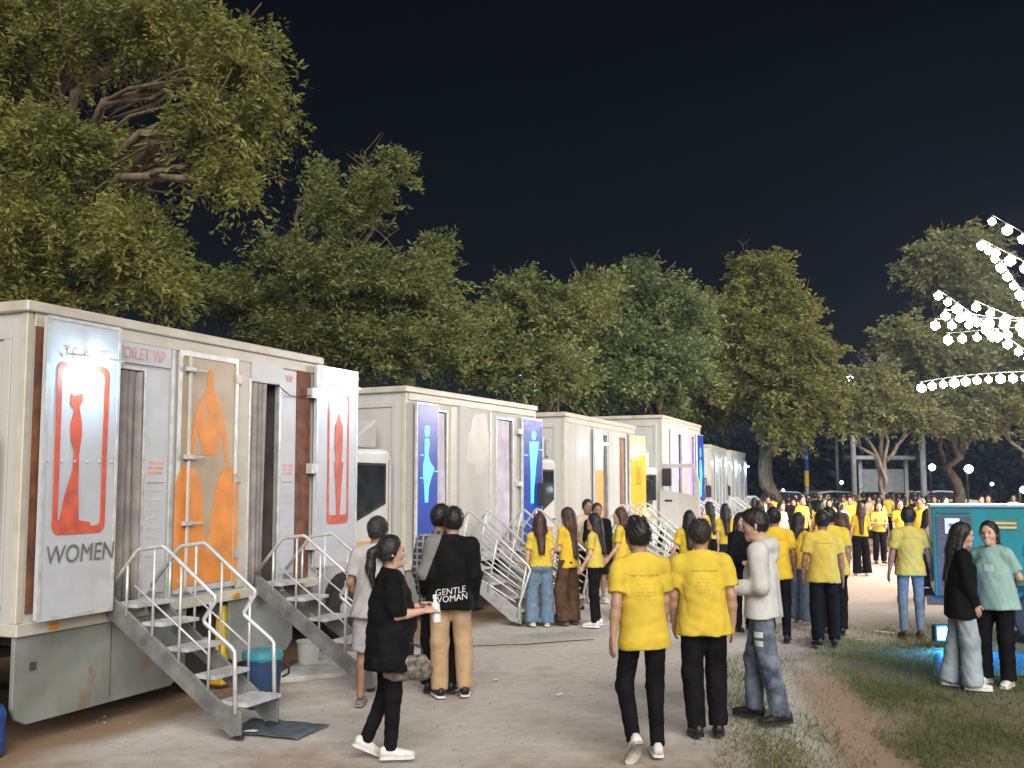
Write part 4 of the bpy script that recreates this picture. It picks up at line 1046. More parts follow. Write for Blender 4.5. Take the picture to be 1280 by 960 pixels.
# ---- truck 3: orange and yellow doors -------------------------------------------------------
T3 = Truck('white toilet truck with orange strips and a bright yellow door panel', (1.02, 19.8), 22.7, 4.9, .90, 3.44, openings=((2.20, 2.72, .9, 3.1), (3.62, 4.1, .9, 3.1)), skirt=((.1, 2.0, .3), (3.2, 4.8, .3)))
u0, _ = T3.uz(744, 600, .08); u1, _ = T3.uz(754, 600, .08)
o = T3.slab('open_door', M['poster'], u0, u1, 1.0, 3.2, .03, .08, None, .006)
T3.slab('orange_face', M['stripe'], u0 + .04, u1 - .03, 1.05, 2.35, .08, .085, o)
T3.curtain(2.22, 2.5, .95, 3.08, .0, pm('rose_curtain', (0.30, 0.15, 0.10), var=.15), 3, 5)
T3.curtain(3.64, 3.92, .95, 3.08, .0, MATS['rose_curtain'], 3, 6)
T3.slab('closed_door', M['white_paint'], 2.80, 3.52, .98, 3.22, -.002, .02, None, .006)
u2, _ = T3.uz(789, 600, .08); u3, _ = T3.uz(808, 600, .08)
o = T3.slab('open_door', M['alu'], u2, u3, .98, 3.22, .02, .07, None, .008)
T3.slab('yellow_face', M['yellow_panel'], u2 + .03, u3 - .03, 1.02, 2.75, .07, .076, o); T3.slab('pale_face', pm('pale_yellow', (.74, .52, .25), var=.1), u2 + .03, u3 - .03, 2.76, 3.18, .07, .076, o)
m = MB(); uc = (u2 + u3) / 2; outline_ring(m, rounded(uc - .2, uc + .2, 2.05, 2.62, .05), rounded(uc - .16, uc + .16, 2.09, 2.58, .03), sidefr(.077), 0, .004); m.build('sign_frame', M['red_print'], o)
T3.decal('pictogram', M['red_print'], rounded(uc - .05, uc + .05, 2.14, 2.5, .04), .077, o, .004)
T3.door_lamp(u0 + (u1 - u0) * .6, 2.86, .085, 10.0); T3.door_lamp(uc, 2.84, .076, 8.0)
m = MB(); m.tube([(-.012, .35, 2.9), (-.06, .35, 2.9), (-.06, .35, 2.6), (-.012, .35, 2.6)], .02, 6); m.build('grab_handle', M['alu'], T3.root)
for u, lb in ((2.2, 'folding metal stairs behind the women in yellow near the orange strip door'), (3.58, 'folding metal stairs leading to the bright yellow door panel')): place_stairs(T3, u, lb)

# ---- truck 4: purple strips, cab door standing open ------------------------------------------
T4 = Truck('tall white toilet truck with purple light strips and cab door standing open', (4.04, 27.5), 22.0, 5.0, 1.0, 3.93, openings=((1.7, 2.3, 1.0, 3.5), (3.4, 4.0, 1.0, 3.5)), skirt=((.1, 2.0, .3), (3.2, 4.9, .3)))
T4.slab('open_door', M['curtain_pale'], .75, 1.62, 1.1, 3.6, .02, .06, None, .006)
T4.slab('purple_led', M['purple_lit'], 1.64, 1.78, 2.2, 3.52, .0, .03); T4.slab('purple_led', M['purple_lit'], 3.36, 3.56, 1.6, 3.52, .0, .03)
o = light_panel(T4, 4.15, 5.1, 1.1, 3.62, .02)
T4.decal('figure_head', M['cyan_lit'], ellipse(4.58, 3.06, .10, .16), .077, o); T4.decal('figure_body', M['cyan_lit'], [(4.45, 2.1), (4.40, 2.5), (4.50, 2.84), (4.66, 2.84), (4.80, 2.45), (4.7, 2.1), (4.62, 1.7), (4.52, 1.7)], .077, o)
pl_ = bpy.data.lights.new('led_light', 'POINT'); pl_.energy = 14; pl_.color = (.35, .2, 1.0); pl_.shadow_soft_size = .3
lo = bpy.data.objects.new('led_light', pl_); COL.objects.link(lo); lo.parent = T4.root; lo.location = (2.6, -.5, 2.7)
# open cab door: hinged at the front, swung square to the cab
hx = -.75
od = MB(); fr = lambda a, b, d: (hx + d, a, b)
outer = [(-1.13, .95), (-.08, .95), (-.08, 2.60), (-.98, 2.60), (-1.13, 2.1)]; inner = [(-1.02, 1.78), (-.18, 1.92), (-.18, 2.50), (-.94, 2.50), (-1.02, 2.1)]
outline_ring(od, outer, inner, fr, 0, .06)
OD = od.build('open_cab_door', M['white_paint'], T4.root, 0.006)
MB().prism(inner, fr, .025, .03).build('door_glass', pm('clear_glass', (.9, .93, .95), rough=.02, trans=.95, var=.01, spec=.5), OD)
dp = [(-1.12, .96), (-.09, .96), (-.09, 1.90), (-1.05, 1.74), (-1.12, 1.74)]
MB().prism(dp, fr, .005, .055).build('door_panel', M['white_paint'], OD, 0.006)
MB().box(hx - .02, hx + .0, -.42, -.22, 1.62, 1.67).build('door_handle', M['rubber'], OD, 0.006)
MB().box(hx - .10, hx - .02, -.42, -.18, 2.02, 2.48).build('mirror', M['rubber'], OD, 0.03, segs=2)
place_stairs(T4, 1.72, 'folding metal stairs by the purple light strip'); place_stairs(T4, 3.42, 'folding metal stairs under the far purple strip and blue panel')

# ---- trucks 5 and 6 ---------------------------------------------------------------------------
T5 = Truck('small far white toilet truck with plain grey sides', (6.97, 36.0), 18.2, 4.75, .95, 3.49, openings=((1.6, 2.1, .95, 3.1), (3.2, 3.7, .95, 3.1)), skirt=((.1, 2.0, .3), (3.2, 4.7, .3)))
T6 = Truck('farthest white toilet truck with cold bright lit doors', (9.28, 43.5), 20.8, 4.3, .95, 3.57, openings=((1.5, 2.0, .95, 3.1), (2.9, 3.4, .95, 3.1)), skirt=((.1, 2.0, .3), (3.0, 4.2, .3)))
for t in (T5, T6):
    for u in ((.85, 3.85) if t is T5 else (.6, 3.45)):
        d = t.slab('open_door', M['poster'], u, u + .75, 1.0, 3.2, .02, .06, None, .006)
        m = MB(); outline_ring(m, rounded(u + .12, u + .63, 1.5, 2.8, .06), rounded(u + .17, u + .58, 1.56, 2.74, .05), sidefr(.061), 0, .004); m.build('sign_frame', M['grey_print'], d)
        t.door_lamp(u + .35, 2.92, .065, 26.0 if t is T6 else 16.0)
        for z in (1.25, 2.9): t.slab('hinge', M['steel'], u + .7, u + .8, z, z + .1, .0, .07)
    for u in ((1.62, 3.22) if t is T5 else (1.52, 2.92)):
        t.curtain(u, u + .3, 1.0, 3.05, .05, M['curtain_pale'], 3, 9)
    t.slab('closed_door', M['white_paint'], 2.25, 2.8, 1.0, 3.2, -.002, .02, None, .006)
place_stairs(T5, 1.6, 'folding metal stairs at the grey doors of the small far truck'); place_stairs(T5, 3.2, 'folding metal stairs beside the far end of the small far truck')
place_stairs(T6, 1.5, 'folding metal stairs at the cold lit doors of the farthest truck'); place_stairs(T6, 2.9, 'last folding metal stairs in the row at the farthest truck')
# ------------------------------------------------------------------ trees
BARK = pm('bark', (0.17, 0.125, 0.085), rough=.9, var=.3, scale=7, stretch=(1, 1, .3), bump=.6, bscale=14)
BARK_PALE = pm('pale_bark', (0.30, 0.25, 0.19), rough=.9, var=.25, scale=7, stretch=(1, 1, .3), bump=.5, bscale=14)
LEAF = {'olive': leaf_mat('leaf_olive', (0.125, 0.15, 0.040), (0.35, 0.35, 0.10), (0.36, 0.28, 0.11)),
        'dull': leaf_mat('leaf_dull', (0.11, 0.14, 0.042), (0.30, 0.325, 0.115), (0.38, 0.30, 0.16)),
        'dark': leaf_mat('leaf_dark', (0.085, 0.125, 0.055), (0.24, 0.29, 0.115), (0.30, 0.27, 0.13)),
        'pale': leaf_mat('leaf_pale', (0.20, 0.215, 0.085), (0.40, 0.40, 0.18), (0.45, 0.36, 0.21)),
        'night': leaf_mat('leaf_unlit', (0.008, 0.014, 0.012), (0.016, 0.026, 0.020))}  # far wood's leaves: darkness of the unlit distance put into their colour
def limb(mb, a, b, r0, r1, rg, n=7, seg=6, sag=.12):
    a = Vector(a); b = Vector(b); L = (b - a).length; path = []; rr = []
    o = [Vector((rg.gauss(0, 1), rg.gauss(0, 1), rg.gauss(0, .5))) * L * .045 for _ in range(seg + 1)]
    for i in range(seg + 1):
        t = i / seg; p = a.lerp(b, t) + Vector((0, 0, math.sin(t * math.pi) * L * sag)) + (o[i] if 0 < i < seg else Vector())
        path.append(p); rr.append(r0 + (r1 - r0) * t)
    mb.tube(path, rr, n); return path
def make_tree(name, label, base, trunk_h, trunk_r, lobes, leaf, size, per, mat, seed, bark=None, group=None, bare=0, lean=(0, 0), clump=.42, droop=.2, aspect=.42, sweep=(0, 0, .1)):
    """lobes: (centre, (rx, ry, rz)) in world metres; leaves fill each lobe in uneven clumps"""
    rg = random.Random(seed); nr = np.random.RandomState(seed)
    root = empty(name, base); tag(root, label, 'tree', group); B = Vector(base)
    mb = MB(); top = Vector((lean[0], lean[1], trunk_h)); path = limb(mb, (0, 0, -.1), top, trunk_r, trunk_r * .62, rg, 10, 7, 0)
    tips = []
    for c, rad in lobes:
        c = Vector(c) - B; st = path[rg.randint(4, 7)]
        mid = limb(mb, st, c - Vector((0, 0, rad[2] * .3)), trunk_r * .42, trunk_r * .14, rg, 7, 6)
        for k in range(7):
            d = Vector((rg.uniform(-1, 1) * rad[0], rg.uniform(-1, 1) * rad[1], rg.uniform(-.6, 1) * rad[2])) * .85
            limb(mb, mid[rg.randint(2, 6)], c + d, trunk_r * .13, .008, rg, 5, 4, .05)
    for k in range(bare):
        c, rad = lobes[rg.randrange(len(lobes))]; c = Vector(c) - B
        d = Vector((rg.uniform(-1, 1) * rad[0], rg.uniform(-1, 1) * rad[1], rad[2] * rg.uniform(.7, 1.35)))
        pth = limb(mb, c, c + d, .03, .008, rg, 5, 5, .1)
        for q in range(4): limb(mb, pth[2 + q % 3], pth[2 + q % 3] + Vector((rg.uniform(-.6, .6), rg.uniform(-.5, .5), rg.uniform(.1, .7))), .012, .004, rg, 4, 3, 0)
    mb.build('trunk', bark or BARK, root, smooth=True)
    allV = []; tone = []
    for c, rad in lobes:
        vol = rad[0] * rad[1] * rad[2]; nl = int(per * max(.10, vol) ** .72); nc = max(14, nl // 46)
        d = nr.randn(nc, 3); d /= np.linalg.norm(d, axis=1)[:, None]; rr = nr.rand(nc) ** .40
        lump = .78 + .26 * np.sin(d[:, 0] * 5.1 + seed) * np.sin(d[:, 2] * 4.3 + d[:, 1] * 3.7)      # uneven outline
        cc = d * (rr * lump)[:, None] * np.array(rad) + np.array(Vector(c) - B)
        ct = np.clip(.42 + .20 * np.sin(d[:, 0] * 3.3 + d[:, 2] * 2.7 + seed) + nr.normal(0, .16, nc), 0, 1)
        # twigs grow outwards and rise or droop at the tip; leaves sit along them
        ax = d * np.array([1, 1, .55]) + nr.randn(nc, 3) * .45 + np.array(sweep); ax /= np.linalg.norm(ax, axis=1)[:, None]
        pick = nr.randint(0, nc, nl); tt = nr.rand(nl); ln = clump * nr.uniform(.9, 2.3, nc)
        p = cc[pick] + ax[pick] * ((tt - .35) * ln[pick])[:, None] + nr.randn(nl, 3) * (clump * .17 * (1.15 - .75 * tt))[:, None]
        p[:, 2] -= droop * (tt ** 2) * ln[pick]
        ld = nr.randn(nl, 3) * .75 + ax[pick] * .8; ld[:, 2] = ld[:, 2] * .6 - .2; ld /= np.linalg.norm(ld, axis=1)[:, None]
        sd = np.cross(ld, nr.randn(nl, 3)); sd /= np.linalg.norm(sd, axis=1)[:, None]
        s = size * nr.uniform(.6, 1.35, nl)[:, None]
        q = np.stack([p, p + ld * s * .5 + sd * s * aspect * .5, p + ld * s, p + ld * s * .5 - sd * s * aspect * .5], 1)
        allV.append(q.reshape(-1, 3)); tone.append(np.clip(ct[pick] + nr.normal(0, .14, nl), 0, 1))
    V = np.concatenate(allV); n = len(V) // 4
    cr = batch_mesh('crown', V, np.arange(n * 4).reshape(n, 4), LEAF[mat], root, np.concatenate(tone)); cr['kind'] = 'stuff'
    return root
def lobe_px(px, py, Y, rx, ry, depth):       # lobe given by its place and half size in the photograph at distance Y
    k = Y / FOC; p = at(px, py, Y); return ((p.x, p.y, p.z), (rx * k, depth, ry * k))

TG = 'trees behind the truck row'
Y0 = 14.5
make_tree('leafy_tree', 'big bright olive tree overhanging the near truck roof', (-8.3, 15.5, 0), 5.2, .30,
          [lobe_px(*q) for q in ((40, 30, 14, 100, 90, 1.4), (185, 20, 14, 110, 70, 1.3), (300, 60, 13.4, 62, 62, 1.0), (265, 150, 13.2, 75, 55, .9), (280, 215, 13.0, 50, 38, .7), (60, 175, 13.8, 95, 60, 1.3),
                                 (60, 280, 13.6, 110, 70, 1.3), (165, 290, 13.4, 78, 66, 1.1), (205, 345, 13.2, 55, 48, .8), (40, 370, 13.8, 100, 50, 1.1), (150, 180, 14.4, 50, 34, .7), (-60, 200, 14, 80, 160, 1.3), (-40, 40, 13.6, 80, 100, 1.3), (130, -70, 14.5, 160, 60, 1.4), (330, 125, 13.2, 30, 30, .5))],
          'leaf', .092, 8600, 'olive', 1, group=TG, bare=3, clump=.36, droop=.55, aspect=.36, sweep=(.25, 0, -.15))
make_tree('leafy_tree', 'ragged brown green tree with tall peaked sprays behind the second truck', (-5.2, 24.5, 0), 5.0, .26,
          [lobe_px(*q) for q in ((425, 262, 22, 52, 40, 1.0), (462, 232, 22, 30, 34, .7), (495, 205, 22, 13, 26, .35), (360, 320, 22.5, 46, 34, 1.0), (310, 372, 22, 66, 40, 1.2), (430, 345, 21.5, 84, 50, 1.4), (520, 370, 21.5, 62, 50, 1.2), (540, 330, 21.8, 30, 24, .6),
                                 (480, 430, 21, 90, 45, 1.3), (380, 420, 21, 80, 40, 1.2), (565, 420, 21.5, 36, 46, .9), (395, 225, 23, 14, 26, .4), (545, 308, 22, 18, 8, .3))],
          'leaf', .125, 6500, 'dull', 2, group=TG, bare=4, clump=.5, aspect=.36, sweep=(.25, 0, .5))
make_tree('leafy_tree', 'round dull green tree with pale twigs behind the third truck', (.6, 32, 0), 4.4, .24,
          [lobe_px(*q) for q in ((640, 400, 30, 62, 48, 1.8), (700, 390, 30, 60, 44, 1.8), (650, 360, 30, 32, 22, 1), (600, 440, 29, 50, 42, 1.5), (680, 460, 29, 80, 40, 1.8), (740, 370, 30, 40, 30, 1.2))],
          'leaf', .15, 4200, 'dull', 3, group=TG, bare=6, clump=.6, aspect=.4)
make_tree('leafy_tree', 'dark green round tree in the middle of the tree row', (5.0, 36, 0), 4.8, .26,
          [lobe_px(*q) for q in ((790, 370, 34, 62, 40, 2), (770, 430, 33.5, 66, 46, 2), (840, 390, 34, 55, 42, 2), (830, 460, 33, 70, 48, 2), (740, 480, 33, 60, 36, 1.8), (800, 345, 34, 30, 18, 1))],
          'leaf', .17, 3700, 'dark', 4, group=TG, bare=3, clump=.7, aspect=.42)
make_tree('leafy_tree', 'tall pale olive tree with a low hanging bough over the far trucks', (12.0, 48, 0), 5.2, .42,
          [lobe_px(*q) for q in ((950, 345, 46, 44, 32, 2), (960, 380, 46, 62, 40, 2.4), (900, 400, 46, 50, 40, 2.2), (980, 430, 45, 66, 46, 2.4), (930, 470, 46, 66, 44, 2.4), (1000, 490, 44, 56, 40, 2), (985, 530, 44, 40, 26, 1.5), (880, 500, 49, 50, 38, 2), (1020, 450, 45, 36, 26, 1.5))],
          'leaf', .20, 3400, 'olive', 5, group=TG, bare=2, clump=.6, aspect=.42)
make_tree('leafy_tree', 'small forked tree with yellow green leaves and bare twigs above the crowd', (16.6, 46, 0), 3.0, .24,
          [lobe_px(*q) for q in ((1070, 500, 45, 40, 26, 1.6), (1110, 505, 45, 48, 28, 1.8), (1150, 520, 45, 34, 22, 1.3), (1090, 475, 45.5, 40, 26, 1.5), (1060, 530, 45, 28, 16, 1.1))],
          'leaf', .19, 2600, 'pale', 6, bark=BARK_PALE, bare=14, clump=.6, aspect=.5)
make_tree('leafy_tree', 'wide pale tree standing behind the strings of light bulbs', (25.0, 58, 0), 5.5, .36,
          [lobe_px(*q) for q in ((1180, 330, 56, 56, 46, 2.5), (1230, 380, 56, 60, 50, 2.5), (1150, 430, 55, 60, 40, 2.5), (1220, 460, 55, 60, 44, 2.5), (1180, 510, 54, 50, 30, 2), (1270, 430, 56, 50, 60, 2.5), (1215, 310, 56, 40, 32, 2))],
          'leaf', .26, 1500, 'pale', 7, bark=BARK, bare=10, clump=.9, aspect=.5)
make_tree('leafy_tree', 'slanting pale trunked tree beyond the green generator', (26.5, 50, 0), 4.2, .28,
          [lobe_px(*q) for q in ((1260, 505, 49, 50, 30, 2), (1300, 460, 49, 50, 50, 2), (1225, 525, 49, 36, 18, 1.4))],
          'leaf', .24, 1700, 'pale', 8, bark=BARK_PALE, bare=3, clump=.8, lean=(-1.2, 0), aspect=.5)
# low dark hedge of shrubs closing the gap behind the trucks, and the far wood
def thicket(name, label, pts, size, n, mat, seed):
    nr = np.random.RandomState(seed); allV = []; tone = []
    for (x, y, z, rx, ry, rz) in pts:
        d = nr.randn(n, 3); d /= np.linalg.norm(d, axis=1)[:, None]
        p = d * (nr.rand(n)[:, None] ** .4) * [rx, ry, rz] + [x, y, z]; p[:, 2] = np.maximum(p[:, 2], .05)
        ld = nr.randn(n, 3); ld /= np.linalg.norm(ld, axis=1)[:, None]; sd = np.cross(ld, nr.randn(n, 3)); sd /= np.linalg.norm(sd, axis=1)[:, None]
        s = size * nr.uniform(.6, 1.4, n)[:, None]
        allV.append(np.stack([p, p + ld * s * .5 + sd * s * .25, p + ld * s, p + ld * s * .5 - sd * s * .25], 1).reshape(-1, 3)); tone.append(nr.rand(n))
    V = np.concatenate(allV); m = len(V) // 4
    o = batch_mesh(name, V, np.arange(m * 4).reshape(m, 4), LEAF[mat], None, np.concatenate(tone)); tag(o, label, name.split('_')[-1], kind='stuff')
rr = random.Random(4)
pts = []
for k in range(26):
    t = k / 25; pts.append((-11.0 + t * 19 + rr.uniform(-.6, .6), 14 + t * 34, rr.uniform(1.2, 2.6), 1.9, 1.3, rr.uniform(1.6, 2.6)))
thicket('thicket', 'dark undergrowth behind the parked trucks', pts, .22, 1500, 'dark', 21)
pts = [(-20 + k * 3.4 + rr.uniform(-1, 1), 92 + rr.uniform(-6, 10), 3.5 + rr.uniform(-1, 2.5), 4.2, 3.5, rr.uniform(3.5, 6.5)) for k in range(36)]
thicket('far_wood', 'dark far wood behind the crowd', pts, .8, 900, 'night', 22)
# ------------------------------------------------------------------ people
YEL = yellow_shirt(0); YEL1, YEL2, YEL3 = yellow_shirt(1), yellow_shirt(2), yellow_shirt(3)
BLACK = cloth('black_cloth', (0.007, 0.007, 0.008), var=.25); BLACKT = cloth('black_trousers', (0.008, 0.0075, 0.009), var=.25)
NAVY = cloth('navy_trousers', (0.02, 0.025, 0.045), var=.2); BROWN = cloth('brown_trousers', (0.10, 0.055, 0.035), var=.2)
BEIGE = cloth('beige_trousers', (0.45, 0.31, 0.18), var=.1); JEAN = cloth('blue_jeans', (0.155, 0.22, 0.30), col2=(0.10, 0.15, 0.22), scale=14)
DJEAN = cloth('washed_dark_jeans', (0.20, 0.235, 0.28), col2=(0.045, 0.06, 0.09), scale=9); PJEAN = cloth('pale_jeans', (0.38, 0.42, 0.46), col2=(0.22, 0.27, 0.33), scale=6)
GREYT = cloth('grey_tee', (0.42, 0.40, 0.39), var=.08); HOOD = cloth('pale_hoodie', (0.53, 0.525, 0.50), var=.07); MINT = cloth('mint_tee', (0.27, 0.43, 0.385), var=.07)
GREYS = cloth('grey_shorts', (0.36, 0.35, 0.36), var=.1); WHITE = cloth('white_cloth', (0.62, 0.61, 0.60), var=.06); CREAM = cloth('cream_cloth', (0.60, 0.48, 0.33), var=.08); PINK = cloth('pink_cloth', (0.55, 0.33, 0.28), var=.08)
DBROWN = cloth('dark_brown_coat', (0.055, 0.035, 0.03), var=.2)
SHW = pm('white_shoe', (0.66, 0.65, 0.62), rough=.6, var=.1, scale=20); SHK = pm('black_shoe', (0.014, 0.013, 0.013), rough=.5, var=.2); SHB = pm('brown_shoe', (0.09, 0.06, 0.04), rough=.6, var=.2)
SANDAL = pm('grey_sandal', (0.22, 0.20, 0.19), rough=.7, var=.15)
def plaid():
    m = cloth('plaid_shirt', (0.05, 0.055, 0.075), var=.1); nt = m.node_tree; N = nt.nodes; L = nt.links; b = N['Principled BSDF']; src = b.inputs['Base Color'].links[0].from_socket
    tc = N.new('ShaderNodeTexCoord'); fac = None
    for ax, sc in ((0, 16.0), (2, 16.0)):
        w = N.new('ShaderNodeTexWave'); w.bands_direction = 'X' if ax == 0 else 'Z'; w.inputs['Scale'].default_value = sc / 3.0; L.new(tc.outputs['Object'], w.inputs[0])
        g = N.new('ShaderNodeMath'); g.operation = 'GREATER_THAN'; g.inputs[1].default_value = .78; L.new(w.outputs['Fac'], g.inputs[0])
        if fac is None: fac = g.outputs[0]
        else:
            mx = N.new('ShaderNodeMath'); mx.operation = 'MAXIMUM'; L.new(fac, mx.inputs[0]); L.new(g.outputs[0], mx.inputs[1]); fac = mx.outputs[0]
    mx = N.new('ShaderNodeMix'); mx.data_type = 'RGBA'; mx.inputs[7].default_value = (.25, .25, .27, 1); L.new(fac, mx.inputs[0]); L.new(src, mx.inputs[6]); L.new(mx.outputs[2], b.inputs['Base Color']); return m
PLAID = plaid()
GF = 'people in the foreground'
def arm(u, f): return (u, f)

# woman in black walking past the stairs
P1 = make_person('woman in loose black tunic walking with bottle and patterned shoulder bag', gp(486, 950), 72, 1.58, 'f', 0,
    arms=(((.10, .05, -1), (-.10, .90, .12)), ((-.12, .18, -1), (.30, .85, .18))), legs=(((.03, .03, -1), (.0, -.05, -1), 0), ((-.03, -.02, -1), (-.0, -.42, -1), 26)),
    top=dict(mat=BLACK, style='tee', sleeve=1.0, hem=.68, loose=.035, wr=.012, name='tunic'), bottom=dict(mat=BLACKT, fit='skinny'), hair=('pony', 'black'), shoes=('sneaker', SHW, SHW), face=True, bulk=1.16, belly=.05, head_pitch=3, seed=1, hands=(.9, .9))
FT = P1['FT']; wr = P1['A']['r'][2] + P1['A']['r'][3] * .09
bt = MB().lathe([(.026, -.10), (.032, -.095), (.032, .03), (.014, .055), (.014, .075)], 0, 0, 14).build('bottle', pm('bottle_white', (.75, .76, .78), rough=.25, var=.04), None)
P1['root'].rotation_euler.z
def held(o, P, off, label, cat):
    R_ = P['root']; w = R_.matrix_basis @ Vector(off); o.location = w; o.rotation_euler.z = R_.rotation_euler.z; tag(o, label, cat); return o
held(bt, P1, wr + np.array([-.03, .01, -.005]), 'white plastic bottle held by the woman in black', 'bottle'); bt.rotation_euler.x = .1
MB().lathe([(.016, .075), (.016, .10), (.012, .104)], 0, 0, 12).build('cap', pm('cap_white', (.7, .7, .7)), bt)
# shoulder bag: pouch + strap
bagm = pm('bag_pattern', (0.20, 0.175, 0.14), rough=.5, col2=(.015, .013, .013), scale=26, bump=.2, bscale=40)
bag = Field((-.19, -.10, -.14), (.19, .10, .14), .011); bag.cone((-.10, 0, -.03), (.10, 0, -.03), .085, .085, sc=(1, 2.2, 1.1), k=.02); bag.cone((-.11, 0, .04), (.11, 0, .04), .035, .035, k=.03); bag.wrinkle(.006, 45, 4)
bo = link_mesh('shoulder_bag', np_mesh('shoulder_bag', [bag.extract()]), bagm, None)
held(bo, P1, (.20, .10, .76), 'dark patterned pouch bag hanging at the hip of the woman in black', 'bag'); bo.rotation_euler.z += math.radians(80)
MB().tube([(-.11, 0, .05), (-.10, .02, .12), (0, .03, .16), (.10, .02, .12), (.11, 0, .05)], .008, 6).build('strap', M['rubber'], bo)
me = bpy.data.meshes.new('lanyard'); vs = []; fs = []
for i in range(13):
    t = i / 12; x = .07 * (1 - t) ; z = 1.44 - .34 * t
    for s_ in (-1, 1): vs.append((s_ * 0 + x + .006 * s_, .5, z))
for i in range(12): fs.append((2 * i, 2 * i + 1, 2 * i + 3, 2 * i + 2))
me.from_pydata(vs, [], fs)
for v in me.vertices: v.co.y = 0
wrap_on(me, P1['top'], (0, -1, 0), .6, .004); lo = link_mesh('lanyard', me, pm('lanyard_red', (.5, .05, .04)), P1['root'])

P2 = make_person('older man in grey t-shirt and grey shorts standing by the second stairs', gp(466, 881), 8, 1.70, 'm', 2, arms=(((.22, -.12, -1), (-.30, .45, -.8)), ((-.22, -.05, -1), (.25, .5, -.7))), legs=(((.06, .06, -1), (.02, -.02, -1), 0), LEG_L),
    top=dict(mat=GREYT, hem=.80, loose=.02), bottom=dict(mat=GREYS, fit='shorts'), hair=('short', 'grey'), shoes=('sandal', SANDAL, SANDAL), bulk=1.06, head_yaw=6, seed=2)
P3 = make_person('youth in dark plaid shirt standing close behind the black jacket', gp(549, 864), 12, 1.80, 'm', 1, top=dict(mat=PLAID, style='long', hem=.80, loose=.015), bottom=dict(mat=BLACKT, fit='straight'), hair=('short', 'black'), shoes=('sneaker', SHK, SHK), head_yaw=10, seed=3)
P4 = make_person('youth in black and grey jacket with beige trousers and lettering on his back', gp(562, 870), -10, 1.78, 'm', 1, arms=(((.16, .0, -1), (.02, .35, -1)), ((-.22, -.02, -1), (.10, .55, -.75))),
    top=dict(mat=BLACK, style='long', hem=.80, loose=.035, wr=.012, name='jacket'), bottom=dict(mat=BEIGE, fit='straight'), hair=('short', 'black'), shoes=('sneaker', SHK, SHW), bulk=1.05, seed=4, head_yaw=4)
# grey half of the jacket back and sleeve
gj = MATS['black_cloth'].copy(); gj.name = 'jacket_two_tone'; N = gj.node_tree.nodes; L = gj.node_tree.links; b = N['Principled BSDF']; src = b.inputs['Base Color'].links[0].from_socket
tc = N.new('ShaderNodeTexCoord'); sp = N.new('ShaderNodeSeparateXYZ'); L.new(tc.outputs['Object'], sp.inputs[0])
def mth(N, L, op, a, c):
    n = N.new('ShaderNodeMath'); n.operation = op
    for i, q in enumerate((a, c)):
        if isinstance(q, (int, float)): n.inputs[i].default_value = q
        else: L.new(q, n.inputs[i])
    return n.outputs[0]
edge = mth(N, L, 'ADD', mth(N, L, 'MULTIPLY', sp.outputs[2], .38), -.645)        # slanted seam: the grey yoke
fac = mth(N, L, 'MULTIPLY', mth(N, L, 'LESS_THAN', sp.outputs[0], edge), mth(N, L, 'GREATER_THAN', sp.outputs[2], 1.06))
mx = N.new('ShaderNodeMix'); mx.data_type = 'RGBA'; mx.inputs[7].default_value = (.19, .185, .18, 1); L.new(fac, mx.inputs[0]); L.new(src, mx.inputs[6]); L.new(mx.outputs[2], b.inputs['Base Color'])
P4['top'].data.materials.clear(); P4['top'].data.materials.append(gj)
for i, (w_, z_) in enumerate((('GENTLE', .965), ('WOMAN', .90))):
    me = text_mesh(w_, .082, extrude=0, res=2); bm = bmesh.new(); bm.from_mesh(me); bmesh.ops.triangulate(bm, faces=bm.faces); bmesh.ops.subdivide_edges(bm, edges=bm.edges, cuts=1); bm.to_mesh(me); bm.free()
    for v in me.vertices: v.co = Vector((-.015 + v.co.x * .95, 0, z_ + v.co.y + v.co.x * .12))
    wrap_on(me, P4['top'], (0, 1, 0), .6, .006); link_mesh('lettering', me, WHITE, P4['root'])

P5 = make_person('slim man in yellow t-shirt, black jeans and white shoes in mid stride', gp(806, 947), -6, 1.72, 'm', 1, arms=(((.12, .22, -1), (.02, .40, -1)), ((-.20, -.26, -1), (-.18, -.02, -1))), twist=-7, lean=2, legs=(((.0, .04, -1), (.02, -.04, -1), 0), ((-.12, .10, -1), (.03, -.70, -1), 44)),
    top=dict(mat=YEL, hem=.77, loose=.016, wr=.010), bottom=dict(mat=BLACKT, fit='skinny'), hair=('spiky', 'black'), shoes=('sneaker', SHW, SHW), head_yaw=-8, seed=5, hands=(.5, .5), res=.012)
P6 = make_person('stout older man in yellow t-shirt with thinning hair and loose black trousers', gp(882, 920), 2, 1.70, 'm', 1, twist=5, head_yaw=4, arms=(((.17, -.10, -1), (.03, .12, -1)), ((-.18, .08, -1), (-.04, .30, -1))), legs=(((.03, .10, -1), (.0, -.18, -1), 0), ((-.03, -.06, -1), (.05, -.12, -1), 6)),
    top=dict(mat=YEL, hem=.80, loose=.022, wr=.009), bottom=dict(mat=BLACKT, fit='straight'), hair=('balding', 'grey'), shoes=('sneaker', SHK, SHK), bulk=1.13, seed=6, res=.012, hands=(.6, .6))
P7 = make_person('young man in pale hoodie and washed dark jeans with white patches', gp(956, 903), -68, 1.78, 'm', 0, arms=(((.16, .10, -1), (-.2, .8, -.2)), ((-.16, -.08, -1), (.10, .92, -.12))), legs=(((.04, .22, -1), (.02, .02, -1), 0), ((-.02, -.14, -1), (.0, -.22, -1), 8)),
    top=dict(mat=HOOD, style='hood', hem=.84, loose=.022, wr=.012, name='hoodie'), bottom=dict(mat=DJEAN, fit='straight'), hair=('fringe', 'black'), shoes=('sneaker', SHK, SHK), face=True, head_pitch=-12, seed=7, res=.012)
